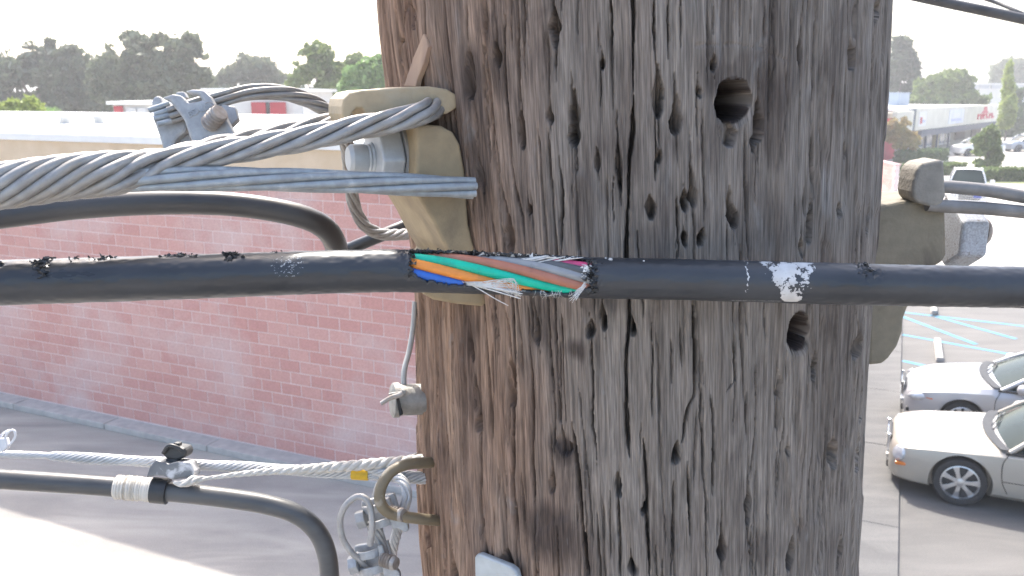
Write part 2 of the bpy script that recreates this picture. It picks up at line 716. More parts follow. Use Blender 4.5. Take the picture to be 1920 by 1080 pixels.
sh, sa = far_block('storage_shed', 388, 566, 172, 46, 8, shedm, 'long white shed with two red doors behind the white roof', 'shed')
for uv in ((472, 192, 499, 219), (507, 192, 536, 219)):
    panel_on('red_door', uv, 45.93, 0.14, redm, sh)
panel_on('dark_gap', (499.5, 192, 505, 219), 45.93, 0.10, darkm, sh)
sh2, sb = far_block('storage_shed', 212, 300, 196, 46, 7, shedm, 'small white shed with one red door, left of the strand clamp', 'shed')
panel_on('red_door', (215, 199, 231, 221), 45.93, 0.14, redm, sh2)
for k, (u0, u1) in enumerate(((238, 256), (258, 276))):
    panel_on('side_panel', (u0, 203, u1, 222), 45.93, 0.10, M('pale_panel', (0.5, 0.5, 0.5), (0.6, 0.6, 0.58), 0.6), sh2)
flat, fa = far_block('flat_roof_building', -160, 640, 236, 36, 7.5, shedm, 'flat white roofed building just behind the red block building', 'building')

# ------------------------------------------------------------------ trees and shrubs
def leaf_mat(name, a, b):
    m, nt, bs, co = new_mat(name)
    f = noise_fac(nt, co, 0.9, 4, None, 0.35, 0.65)
    f2 = noise_fac(nt, co, 9, 2, None, 0.3, 0.7)
    c = mixc(nt, f, a, b)
    c = mixc(nt, 0.5, c, mixc(nt, f2, tuple(x * 0.6 for x in a), tuple(min(1, x * 1.5) for x in b)))
    nt.links.new(c, bs.inputs['Base Color'])
    bs.inputs['Roughness'].default_value = 0.55
    tr = nd(nt, 'ShaderNodeBsdfTranslucent')
    nt.links.new(c, tr.inputs[0])
    mx = nd(nt, 'ShaderNodeMixShader')
    mx.inputs[0].default_value = 0.35
    nt.links.new(bs.outputs[0], mx.inputs[1])
    nt.links.new(tr.outputs[0], mx.inputs[2])
    nt.links.new(mx.outputs[0], nt.nodes['Material Output'].inputs[0])
    return m


LEAF = {
    'oak': leaf_mat('leaf_oak', (0.040, 0.062, 0.038), (0.082, 0.110, 0.062)),
    'grey': leaf_mat('leaf_greygreen', (0.060, 0.085, 0.048), (0.130, 0.155, 0.092)),
    'light': leaf_mat('leaf_light', (0.07, 0.12, 0.035), (0.19, 0.25, 0.07)),
    'bright': leaf_mat('leaf_bright', (0.12, 0.22, 0.06), (0.20, 0.32, 0.10)),
    'yellow': leaf_mat('leaf_yellow', (0.20, 0.27, 0.05), (0.32, 0.38, 0.10)),
    'pine': leaf_mat('leaf_pine', (0.025, 0.050, 0.028), (0.055, 0.088, 0.045)),
    'autumn': leaf_mat('leaf_autumn', (0.22, 0.24, 0.08), (0.36, 0.24, 0.11)),
    'hedge': leaf_mat('leaf_hedge', (0.05, 0.10, 0.035), (0.11, 0.17, 0.06)),
}
barkm = M('bark', (0.12, 0.10, 0.085), (0.18, 0.16, 0.14), 0.9, scale=6, stretch=(1, 1, 0.2), bumps=0.5, bdist=0.03)


def leaf_quads(c, size, r):
    n = len(c)
    a = r.normal(size=(n, 3))
    a /= np.linalg.norm(a, axis=1)[:, None]
    b = r.normal(size=(n, 3))
    b -= a * (a * b).sum(1)[:, None]
    b /= np.linalg.norm(b, axis=1)[:, None]
    sz = size * (0.55 + 0.9 * r.random(n))[:, None]
    a, b = a * sz * 0.5, b * sz * 0.8
    v = np.stack([c - b, c + a - b * 0.1, c + b, c - a - b * 0.1], 1).reshape(-1, 3)
    f = np.arange(4 * n).reshape(-1, 4)
    return v, f


def foliage(lobes, n, size, r, gap=0.15, fr=1.0):
    """leaf-sized faces through a set of ellipsoids [(centre, radii)]; holes where noise is high"""
    out = []
    wts = np.array([np.prod(q) ** (2 / 3) for _, q in lobes])
    wts = wts / wts.sum()
    for (c, q), w in zip(lobes, wts):
        m = int(n * w * 1.5)
        d = r.normal(size=(m, 3))
        d /= np.linalg.norm(d, axis=1)[:, None]
        rad = 0.45 + 0.6 * r.random(m) ** 0.6
        rad *= 1 + 0.28 * vnoise(d[:, 0] * 3.1 + 7 * c[0], d[:, 2] * 3.1 + 5 * c[2], 3) + 0.12 * vnoise(d[:, 0] * 9, d[:, 2] * 9 + d[:, 1] * 9, 9)
        p = np.asarray(c) + d * rad[:, None] * np.asarray(q)
        s = fr / max(q)
        hs = 38.0 / max(np.linalg.norm(p.mean(0)), 20.0)
        edge = np.clip((rad - 0.55) / 0.45, 0, 1)
        keep = vnoise(p[:, 0] * 1.5 * hs + 11, p[:, 2] * 1.5 * hs, 5) + 0.6 * vnoise(p[:, 0] * 4.2 * hs, p[:, 2] * 4.2 * hs, 6) < 0.66 - gap * 2 - 0.14 * edge
        out.append(p[keep])
    return leaf_quads(np.vstack(out), size, r)


TREE_N = [0]


def tree(name, label, d, lobes, leaf, n, size, trunk_u=None, trunk_r=0.25, group=None, gap=0.1, base_z=0.0, cat='tree', dz=0.8):
    """lobes: (u, v, half width px, half height px, depth offset) seen at lens depth d"""
    TREE_N[0] += 1
    r = np.random.default_rng(100 + TREE_N[0])
    L = []
    for q in lobes:
        u, v, a, b = q[:4]
        off = q[4] if len(q) > 4 else 0
        c = P(u, v, d + off)
        k = (d + off) / FPX
        q0 = np.array([a * k, (a + b) / 2 * k * dz, b * k])
        L.append((c, q0 * 0.90))
        for _ in range(6):                   # clumps breaking the outline
            dd = r.normal(size=3)
            dd /= np.linalg.norm(dd)
            L.append((c + dd * q0 * r.uniform(0.65, 0.95), q0 * r.uniform(0.22, 0.42)))
    tu = trunk_u if trunk_u is not None else lobes[0][0]
    top = P(tu, lobes[0][1], d)
    base = np.array([top[0], top[1], base_z])
    t = thing(name, base, label, cat, group)
    parts = []
    hh = top[2] - base_z
    pth = spline([base, base + (top - base) * 0.5 + [0.03 * hh, 0, 0], top], 8)
    parts.append(tube_data(pth, np.linspace(trunk_r, trunk_r * 0.4, 8), 8))
    for c, q in L[::7][:14]:
        st = pth[4] if c[2] > pth[4][2] else pth[3]
        mid = (st + c) / 2 + [0, 0, 0.05 * hh]
        parts.append(tube_data(spline([st, mid, c + [0, 0, q[2] * 0.4]], 6), np.linspace(trunk_r * 0.45, trunk_r * 0.08, 6), 6))
    v, f = join_data(parts)
    mk('trunk', v, f, barkm, t)
    lv, lf = foliage(L, n, size, r, gap)
    mk_quads('crown', lv, lf, LEAF[leaf], t)
    return t


gT = 'trees along the skyline'
tree('oak_tree', 'dark broad tree at the far left edge with sky gaps', 76,
     [(40, 165, 62, 62), (10, 185, 40, 40), (66, 118, 36, 34), (120, 160, 55, 55), (140, 122, 34, 32), (150, 190, 60, 34), (96, 96, 10, 26), (20, 130, 22, 20)],
     'oak', 10000, 0.42, 70, 0.45, gT, 0.02)
tree('oak_tree', 'tallest grey green round tree behind the strand clamp', 70,
     [(270, 125, 70, 60), (240, 90, 40, 30), (330, 105, 55, 40), (215, 150, 50, 50), (300, 165, 90, 40), (370, 130, 30, 40), (255, 185, 70, 30), (345, 80, 30, 20)],
     'grey', 12000, 0.36, 280, 0.5, gT, 0.02)
tree('oak_tree', 'rounded hazy tree above the long white shed', 92,
     [(470, 140, 52, 36), (430, 160, 40, 26), (505, 150, 28, 28), (470, 170, 66, 22), (400, 172, 30, 20)], 'grey', 7000, 0.45, 470, 0.4, gT, 0.0)
tree('elm_tree', 'yellowish green upright tree between hazy tree and bright green one', 64,
     [(590, 125, 36, 44), (572, 160, 34, 32), (610, 150, 30, 36), (592, 98, 26, 20), (560, 175, 26, 22), (640, 150, 30, 34), (668, 130, 26, 24)],
     'light', 8000, 0.30, 592, 0.3, gT, 0.08)
tree('elm_tree', 'bright green tree touching the pole on its left', 56,
     [(690, 150, 40, 36), (668, 160, 30, 26), (720, 140, 44, 40), (690, 180, 50, 20)], 'bright', 8000, 0.3, 700, 0.25, gT, 0.05)
tree('oak_tree', 'low dark tree row filling the gap under the left trees', 84,
     [(100, 200, 120, 26), (320, 196, 130, 24), (560, 186, 120, 22), (200, 196, 90, 24), (450, 190, 80, 22)], 'oak', 11000, 0.6, 230, 0.4, gT, 0.0)
tree('roof_side_shrub', 'bright green shrub poking over the white roof at far left', 39,
     [(30, 212, 36, 20), (-10, 215, 40, 20), (62, 205, 16, 18)], 'yellow', 2600, 0.28, 25, 0.1, None, 0.02, cat='shrub')
# fan palm beside it
pal = P(96, 218, 40)
pt = thing('fan_palm', (pal[0], pal[1], 0), 'small fan palm showing above the white roof at left', 'palm')
tube('trunk', spline([(pal[0], pal[1], 0), (pal[0] + 0.05, pal[1], pal[2] * 0.5), pal], 8), np.linspace(0.16, 0.11, 8), barkm, pt, 10)
pr = np.random.default_rng(5)
fv, ff = [], []
for k in range(34):
    az, el = pr.random() * 2 * PI, pr.random() * 1.5 - 0.3
    dr = np.array([math.cos(az) * math.cos(el), math.sin(az) * math.cos(el), math.sin(el)])
    sd = np.cross(dr, Z3)
    sd /= np.linalg.norm(sd)
    b0, b1 = pal + dr * 0.15, pal + dr * 0.62 + Z3 * -0.06
    for j in range(-3, 4):
        tip = pal + (dr * (0.62 - 0.03 * abs(j)) + sd * 0.07 * j * 1.6) - Z3 * 0.10
        i0 = len(fv)
        fv += [b0, b0 + sd * 0.012, tip + sd * 0.012, tip - sd * 0.012]
        ff.append((i0, i0 + 1, i0 + 2, i0 + 3))
mk('crown', np.array(fv), ff, LEAF['bright'], pt, smooth=False, fix=False)

gR = 'trees around the strip of shops'
tree('pine_tree', 'tall dark pine standing directly right of the pole', 120,
     [(1688, 140, 34, 30), (1692, 108, 22, 16), (1690, 85, 16, 12), (1705, 122, 18, 10), (1684, 165, 40, 26), (1712, 178, 26, 18), (1660, 150, 40, 40)],
     'pine', 5200, 1.0, 1688, 0.4, gR, 0.12)
tree('round_tree', 'round green tree behind the shop roof, right of the pine', 112,
     [(1775, 160, 34, 28), (1800, 162, 24, 26), (1752, 165, 28, 26), (1735, 172, 18, 20), (1770, 185, 60, 16), (1830, 186, 24, 10)],
     'light', 6000, 0.7, 1775, 0.3, gR, 0.03)
tree('oak_tree', 'pale hazy tree on the skyline at far right', 190,
     [(1900, 135, 34, 18), (1872, 140, 20, 14), (1870, 172, 22, 14), (1935, 140, 30, 24)], 'grey', 4200, 1.5, 1900, 0.4, gR, 0.1)
tree('cypress_tree', 'slender yellow green tree at the right end of the shops', 95,
     [(1889, 205, 11, 30), (1890, 165, 6, 28), (1891, 135, 4, 18), (1886, 225, 12, 16)], 'yellow', 2600, 0.42, 1890, 0.12, gR, 0.0)
tree('oak_tree', 'dark tree behind the slender yellow green one', 118,
     [(1895, 225, 22, 26), (1902, 180, 10, 14), (1930, 215, 26, 26), (1885, 248, 18, 14)], 'hedge', 3200, 0.8, 1900, 0.25, gR, 0.05)
tree('street_tree', 'small tree with orange and yellow leaves beside the red wall', 74,
     [(1688, 252, 26, 22), (1672, 245, 18, 20), (1702, 262, 20, 16), (1686, 235, 20, 14)], 'autumn', 3000, 0.34, 1688, 0.11, gR, 0.05)
tree('street_tree', 'clipped green street tree in front of the white car', 62,
     [(1852, 288, 22, 27), (1860, 296, 18, 20), (1847, 262, 17, 18), (1856, 247, 14, 12), (1846, 300, 18, 14), (1862, 262, 12, 16)],
     'light', 5200, 0.26, 1852, 0.09, gR, -0.02)


def hedge(name, label, a, b, wd, h, leaf, n, size, cat='hedge', group=None):
    a, b = np.array(a, float), np.array(b, float)
    ax = (b - a) / np.linalg.norm(b - a)
    ay = np.cross(Z3, ax)
    t = thing(name, (a + b) / 2, label, cat, group)
    r = np.random.default_rng(int(abs(a[0] * 100)) + 3)
    q = r.random((n, 3))
    L = np.linalg.norm(b - a)
    f = r.integers(0, 3, n)
    q[f == 0, 2] = 0.85 + 0.15 * q[f == 0, 2]
    q[f == 1, 1] = 0.12 * q[f == 1, 1]
    hh = h * (1 + 0.12 * vnoise(q[:, 0] * L * 1.4, q[:, 1] * 2, 8))
    c = a + ax * (q[:, :1] * L) + ay * ((0.5 - q[:, 1:2]) * -wd) + Z3 * (q[:, 2:3] * hh[:, None])
    v, f = leaf_quads(c, size, r)
    mk_quads('leaves', v, f, LEAF[leaf], t)
    st = [tube_data([a + ax * L * k / 12 + Z3 * 0, a + ax * L * k / 12 + Z3 * h * 0.7], 0.03, 5) for k in range(1, 12)]
    v, f = join_data(st)
    mk('stems', v, f, barkm, t)
    return t


gH = 'hedges across the road'
hedge('hedge', 'dark clipped hedge in front of the shops', G(1688, 306), G(1760, 300), 1.6, 0.9, 'hedge', 2600, 0.3, group=gH)
hedge('hedge', 'pale green low hedge beside the red yard wall', G(1684, 330), G(1800, 326), 1.0, 0.75, 'light', 2400, 0.24, group=gH)
hedge('hedge', 'long low hedge along the road at the right edge', G(1838, 339), G(1990, 338), 1.0, 0.8, 'light', 2800, 0.24, group=gH)

# ------------------------------------------------------------------ low red yard wall beyond the lot
g0, g1 = G(1600, 350), G(1677, 378)
yw = (g1 - g0) / np.linalg.norm(g1 - g0)
t = thing('yard_wall', (g0 + g1) / 2, 'low faded red block wall seen just right of the pole', 'wall')
hN = np.cross(yw, Z3)
ln = np.linalg.norm(g1 - g0)
box('wall_core', (g0 + g1) / 2 + Z3 * 1.0, (ln, 0.2, 2.0), mortar, t, yw, hN, Z3)
for r in range(10):
    for k in range(int(ln / 0.8)):
        c = g1 - yw * (0.4 + 0.8 * k + (0.4 if r % 2 else 0)) + Z3 * (0.1 + 0.2 * r)
        box('block', c, (0.785, 0.24, 0.186), blk_o, t, yw, hN, Z3)
box('coping', (g0 + g1) / 2 + Z3 * 2.04, (ln + 0.1, 0.3, 0.08), M('pink_coping', (0.5, 0.3, 0.3), (0.6, 0.4, 0.4), 0.8), t, yw, hN, Z3)

# ------------------------------------------------------------------ strip of shops
FD = np.array([0.638, 0.770, 0])
FD /= np.linalg.norm(FD)
FN = np.array([FD[1], -FD[0], 0])           # towards the lot
F0 = G(1680, 292)
F0[2] = 0


def fm(u, v=240, o=0.0):
    """distance along the facade of what is seen in column u"""
    h = plane_hit(u, v, F0 + FN * o, FN)
    return float(np.dot(h - F0, FD))


def fbox(name, m0, m1, o0, o1, z0, z1, mat, par, bev=0):
    c = F0 + FD * (m0 + m1) / 2 + FN * (o0 + o1) / 2 + Z3 * (z0 + z1) / 2
    return box(name, c, (m1 - m0, o1 - o0, z1 - z0), mat, par, FD, FN, Z3, bev)


cream = M('cream_fascia', (0.62, 0.59, 0.50), (0.70, 0.67, 0.58), 0.7, scale=0.8)
shopw = M('shop_wall', (0.30, 0.275, 0.24), (0.36, 0.33, 0.29), 0.8, scale=1)
navy = M('dark_soffit', (0.06, 0.075, 0.11), (0.09, 0.10, 0.14), 0.6, scale=2)
glassd = M('shop_glass', (0.10, 0.13, 0.19), (0.20, 0.25, 0.32), 0.12, scale=0.5)
brown = M('brown_shutter', (0.10, 0.075, 0.065), (0.14, 0.11, 0.10), 0.7, scale=3)
vivid = M('vivid_red_wall', (0.55, 0.035, 0.075), (0.48, 0.03, 0.06), 0.7, scale=1)
whitep = M('white_paint', (0.75, 0.74, 0.72), (0.68, 0.67, 0.65), 0.6, scale=3)
signr = M('red_sign_paint', (0.50, 0.03, 0.07), (0.45, 0.03, 0.06), 0.5, scale=3)
signb = M('blue_sign_paint', (0.42, 0.44, 0.62), (0.52, 0.54, 0.68), 0.5, scale=3)
EAV, TOP = 2.5, 4.55
mE = fm(1878, 200, 2.0)
shop = thing('shop_row', F0 + FD * mE / 2, 'cream fronted row of shops with a red sign beyond the lot', 'building')
fbox('wall', 0, mE - 3.5, -14, 0, 0, TOP - 0.3, shopw, shop)
fbox('roof', -1, mE - 1, -14.2, 0.1, TOP - 0.29, TOP - 0.05, capm, shop)
mS = fm(1718, 220, 2.0)
fbox('fascia', fm(1682, 220, 2.0), mS - 0.8, 1.6, 2.0, EAV - 0.1, TOP - 0.2, cream, shop, 0.03)
fbox('fascia', mS, mE, 1.6, 2.0, EAV, TOP, cream, shop, 0.03)
fbox('fascia_gap', mS - 0.8, mS, 1.5, 1.9, EAV, TOP - 0.1, navy, shop)
fbox('soffit', 0, mE - 0.5, 0.05, 2.1, EAV - 0.62, EAV - 0.02, navy, shop)
for u in (1712, 1736, 1757, 1778):
    m0 = fm(u, 262, 1.8)
    fbox('post', m0 - 0.09, m0 + 0.09, 1.7, 1.88, 0, EAV - 0.62, navy, shop)
for u0, u1, m_ in ((1706, 1731, glassd), (1735, 1748, glassd), (1761, 1771, glassd), (1773, 1782, glassd)):
    w = fbox('window', fm(u0), fm(u1), 0.01, 0.10, 0.35, 2.2, whitep, shop)
    a, b = fm(u0), fm(u1)
    fbox('pane', a + 0.15, b - 0.15, 0.08, 0.14, 0.5, 2.05, m_, w)
for u0, u1 in ((1791, 1808), (1821, 1838)):
    fbox('shutter', fm(u0), fm(u1), 0.01, 0.14, 0.6, 2.15, brown, shop)
m0 = fm(1752)
fbox('yellow_pier', m0 - 0.3, m0 + 1.0, 0.01, 0.35, 0, 2.2, M('yellow_pier', (0.55, 0.47, 0.28), (0.6, 0.52, 0.34), 0.8), shop)
# sign panels and letters on the fascia: flat boards with raised marks
a, b = fm(1722, 220, 2.0), fm(1736, 220, 2.0)
sg = fbox('sign_board', a, b, 2.0, 2.06, EAV + 0.35, TOP - 0.35, whitep, shop)
fbox('sign_mark', a + 0.5, a + 1.1, 2.05, 2.09, EAV + 0.6, EAV + 1.2, signr, sg)
fbox('sign_mark', a + 1.3, b - 0.4, 2.05, 2.09, EAV + 0.7, EAV + 0.95, signb, sg)
a, b = fm(1780, 215, 2.0), fm(1806, 215, 2.0)
sg = fbox('sign_board', a, b, 2.0, 2.06, EAV + 0.3, TOP - 0.3, M('pale_sign', (0.62, 0.64, 0.74), (0.70, 0.72, 0.80), 0.5, scale=0.8), shop)
fbox('sign_mark', a + 0.8, b - 1.0, 2.05, 2.09, EAV + 0.55, EAV + 0.8, signb, sg)
fbox('sign_mark', a + 1.4, b - 1.8, 2.05, 2.09, EAV + 0.95, EAV + 1.4, M('sign_white', (0.8, 0.8, 0.85), None, 0.5), sg)
# the red sign: a row of blurred letters under a pointed emblem
a, b = fm(1833, 210, 2.0), fm(1864, 210, 2.0)
sg = fbox('sign_backing', a, b, 2.0, 2.03, EAV + 0.45, EAV + 0.5, signr, shop)
nl = 6
for k in range(nl):
    c0 = a + (b - a) * (k + 0.08) / nl
    c1 = a + (b - a) * (k + 0.86) / nl
    fbox('sign_letter', c0, c0 + 0.34, 2.0, 2.1, EAV + 0.52, EAV + 1.08, signr, sg)
    if k % 2 == 0:
        fbox('sign_letter', c0 + 0.342, c1, 2.0, 2.1, EAV + 0.82, EAV + 1.06, signr, sg)
    else:
        fbox('sign_letter', c0 + 0.342, c1, 2.0, 2.1, EAV + 0.54, EAV + 0.74, signr, sg)
    if k in (1, 4):
        fbox('sign_letter', c1 - 0.3, c1, 2.0, 2.1, EAV + 0.744, EAV + 1.06, signr, sg)
mm = a + (b - a) * 0.42
em = [F0 + FD * (mm + q[0]) + FN * 2.0 + Z3 * (EAV + q[1]) for q in
      ((-1.7, 1.12), (1.7, 1.12), (0.75, 1.45), (0.55, 1.85), (-0.55, 1.85), (-0.75, 1.45))]
slab('sign_emblem', em, FN * 0.1, signr, sg)
# red end wall and its neighbour
rw = thing('red_end_wall', F0 - FD * 4, 'vivid red wall at the left end of the shops', 'wall')
rA, rB = fm(1630, 250, 1.0), fm(1680.5, 250, 1.0)
fbox('wall', rA, rB, -0.4, 1.0, 0, 3.75, vivid, rw)
fbox('coping', rA - 0.1, rB + 0.1, -0.5, 1.1, 3.75, 4.2, shopw, rw)
fbox('white_stripe', rB - 3.4, rB - 1.4, 1.0, 1.05, 2.6, 2.85, whitep, rw)
# small roof units
for u, v, w_, h_, m_, lb in ((1828, 184, 1.5, 0.9, whitep, 'white box unit on the shop roof'),
                             (1686, 186, 4.0, 1.4, M('blue_grey_unit', (0.20, 0.27, 0.36), (0.3, 0.36, 0.44), 0.6), 'blue grey unit on the shop roof next to the pole')):
    c = plane_hit(u, v, F0 - FN * 6, FN)
    t = thing('roof_unit', (c[0], c[1], TOP - 0.1), lb, 'roof unit')
    box('casing', (c[0], c[1], TOP + h_ / 2 - 0.06), (w_, 1.2, h_), m_, t, FD, FN, Z3, 0.04)
    box('lid', (c[0], c[1], TOP + h_), (w_ + 0.2, 1.4, 0.1), m_, t, FD, FN, Z3, 0.02)
wh, wa = far_block('warehouse', 1806, 2040, 158, 170, 30, shedm, 'long white warehouse on the skyline at far right', 'building')
for k in range(5):
    panel_on('bay_panel', (1815 + 22 * k, 160, 1832 + 22 * k, 166), 169.8, 0.3, M('pale_grey_bay', (0.45, 0.46, 0.48), None, 0.7), wh)

# ================================================================== CARS
tyrem = M('tyre_rubber', (0.022, 0.022, 0.024), (0.035, 0.035, 0.037), 0.75, scale=30)
rimm = M('alloy_rim', (0.62, 0.63, 0.64), (0.52, 0.53, 0.55), 0.28, metal=0.85, scale=12)
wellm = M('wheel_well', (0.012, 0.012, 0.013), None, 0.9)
glassm = M('car_glass', (0.018, 0.030, 0.030), (0.03, 0.045, 0.043), 0.05, scale=1.2, spec=0.10)
trimm = M('black_trim', (0.02, 0.02, 0.021), (0.03, 0.03, 0.03), 0.5, scale=9)
lampm = M('lamp_lens', (0.62, 0.64, 0.66), (0.45, 0.47, 0.50), 0.08, scale=18, metal=0.3, spec=0.9)
amberm = M('amber_lens', (0.70, 0.20, 0.03), (0.6, 0.16, 0.02), 0.15, scale=12)
chromem = M('chrome', (0.75, 0.76, 0.78), (0.65, 0.66, 0.68), 0.12, metal=1.0, scale=10)
seam = M('panel_gap', (0.03, 0.03, 0.03), None, 0.9)


def paint(name, c):
    if name in MATS:
        return MATS[name]
    m, nt, b, co = new_mat(name)
    f = noise_fac(nt, co, 2.5, 4, None, 0.3, 0.7)
    nt.links.new(mixc(nt, f, c, tuple(x * 0.93 for x in c)), b.inputs['Base Color'])
    b.inputs['Metallic'].default_value = 0.25
    b.inputs['Roughness'].default_value = 0.34
    b.inputs['Coat Weight'].default_value = 0.6
    b.inputs['Coat Roughness'].default_value = 0.06
    MATS[name] = m
    return m


def half_section(w, zt, zb, n=22):
    c = np.array([(0, zb), (0.72 * w, zb), (0.93 * w, zb + 0.05), (0.985 * w, zb + 0.18), (w, 0.55 * zb + 0.45 * zt),
                  (0.995 * w, 0.3 * zb + 0.7 * zt), (0.965 * w, zt - 0.075), (0.90 * w, zt - 0.02), (0.70 * w, zt + 0.012), (0.35 * w, zt + 0.03), (0, zt + 0.035)])
    return spline(c, n)


def car(name, label, O, ax, ay, pnt, st, cab, wheels, W, lamp='round', group=None, spokes=7, detail=True, grille=True):
    """st: stations (x, ztop, half width, zbottom); cab: (cowl x, screen top x, roof end x, deck x, belt z, roof z)"""
    O = np.asarray(O, float)
    az = Z3
    T = lambda x, y, z: O + ax * x + ay * y + az * z
    root = thing(name, T(st[len(st) // 2][0], 0, 0), label, 'car', group)
    s = spline(np.array(st, float), 72)
    n = 22
    ring = 2 * n - 2
    V, Fc = [], []
    for x, zt, w, zb in s:
        h = half_section(w, zt, zb, n)
        pts = list(h) + [(-y, z) for y, z in h[-2:0:-1]]
        V += [T(x, y, z) for y, z in pts]
    for i in range(len(s) - 1):
        for j in range(ring):
            k = (j + 1) % ring
            Fc.append((i * ring + j, i * ring + k, (i + 1) * ring + k, (i + 1) * ring + j))
    Fc += [tuple(range(ring)), tuple((len(s) - 1) * ring + j for j in range(ring))]
    body = mk('body', V, Fc, pnt, root)
    # wheel arches cut out of the body
    rw = wheels[0][1]
    cutp = []
    for wx, r in wheels:
        for sg in (-1, 1):
            cutp.append(lathe_data(T(wx, sg * (W / 2 - 0.27), r), ay * sg, [(r + 0.055, 0), (r + 0.055, 0.6)], 36))
    cv, cf = join_data(cutp)
    cut = mk('cutter', cv, cf, None, root)
    bo = body.modifiers.new('arch', 'BOOLEAN')
    bo.object = cut
    bo.operation = 'DIFFERENCE'
    bo.solver = 'EXACT'
    dg = bpy.context.evaluated_depsgraph_get()
    dg.update()
    newm = bpy.data.meshes.new_from_object(body.evaluated_get(dg))
    body.modifiers.clear()
    body.data = newm
    if not newm.materials:
        newm.materials.append(pnt)
    bpy.data.objects.remove(cut)
    autosmooth(body, 32)
    half_w = lambda x: float(np.interp(x, s[:, 0], s[:, 2]))
    top_z = lambda x: float(np.interp(x, s[:, 0], s[:, 1]))
    # cabin
    c0, c1, c2, c3, bz, rz = cab
    wb, wr = half_w((c0 + c3) / 2) * 0.90, half_w((c0 + c3) / 2) * 0.66

    def patch(nm, f, mat, par, nu=14, nvv=8):
        v = [T(*f(i / nu, j / nvv)) for i in range(nu + 1) for j in range(nvv + 1)]
        q = [(i * (nvv + 1) + j, (i + 1) * (nvv + 1) + j, (i + 1) * (nvv + 1) + j + 1, i * (nvv + 1) + j + 1) for i in range(nu) for j in range(nvv)]
        return mk(nm, v, q, mat, par)
    arch = lambda t: 1 - (2 * t - 1) ** 2
    lerp = lambda a, b, t: a + (b - a) * t
    patch('windscreen', lambda i, j: (lerp(c0, c1, j) - 0.16 * arch(i) * (1 - 0.5 * j) + 0.02, lerp(-lerp(wb, wr, j), lerp(wb, wr, j), i),
                                      lerp(bz - 0.02, rz - 0.015, j) + 0.03 * arch(j)), glassm, root)
    patch('rear_window', lambda i, j: (lerp(c3, c2, j) + 0.10 * arch(i), lerp(-lerp(wb, wr, j), lerp(wb, wr, j), i),
                                       lerp(bz, rz - 0.01, j) + 0.02 * arch(j)), glassm, root)
    patch('roof', lambda i, j: (lerp(c1 - 0.10 * arch(i), c2 + 0.06 * arch(i), j), lerp(-wr - 0.02, wr + 0.02, i), rz + 0.045 * arch(i) + 0.05 * arch(j) - 0.02), pnt, root)
    for sg in (-1, 1):
        patch('side_window', lambda i, j: (lerp(lerp(c0 + 0.06, c3 - 0.10, i), lerp(c1 + 0.04, c2 - 0.04, i), j), sg * (lerp(wb, wr, j) + 0.035 * arch(j)),
                                           lerp(bz - 0.05, rz - 0.015, j)), glassm, root)
        for a, b in (((c0, sg * wb, bz - 0.04), (c1, sg * wr, rz)), ((c3, sg * wb, bz - 0.04), (c2, sg * wr, rz))):
            mid = [(a[k] + b[k]) / 2 for k in range(3)]
            mid[1] *= 1.03
            mid[2] += 0.03
            tube('pillar', spline([T(*a), T(*mid), T(*b)], 10), 0.038, pnt, root, 8)
        tube('roof_rail', spline([T(c1, sg * wr, rz), T((c1 + c2) / 2, sg * (wr + 0.03), rz + 0.035), T(c2, sg * wr, rz)], 12), 0.036, pnt, root, 8)
        xm = (c1 + c2) / 2
        tube('door_pillar', [T(xm, sg * (wb + 0.012), bz - 0.03), T(xm, sg * (0.5 * (wb + wr) + 0.045), (bz + rz) / 2), T(xm, sg * (wr + 0.015), rz)], 0.03, trimm, root, 6)
        tube('belt_trim', spline([T(c0 - 0.05, sg * (wb + 0.02), bz - 0.045), T(xm, sg * (wb + 0.035), bz - 0.045), T(c3, sg * (wb + 0.02), bz - 0.045)], 12), 0.02, trimm, root, 6)
    # cowl: dark strip in front of the screen
    patch('cowl', lambda i, j: (c0 - 0.12 + 0.14 * j - 0.17 * arch(i), lerp(-wb, wb, i), max(top_z(c0 - 0.1), bz - 0.03) + 0.02 + 0.018 * arch(i)), trimm, root, 14, 2)
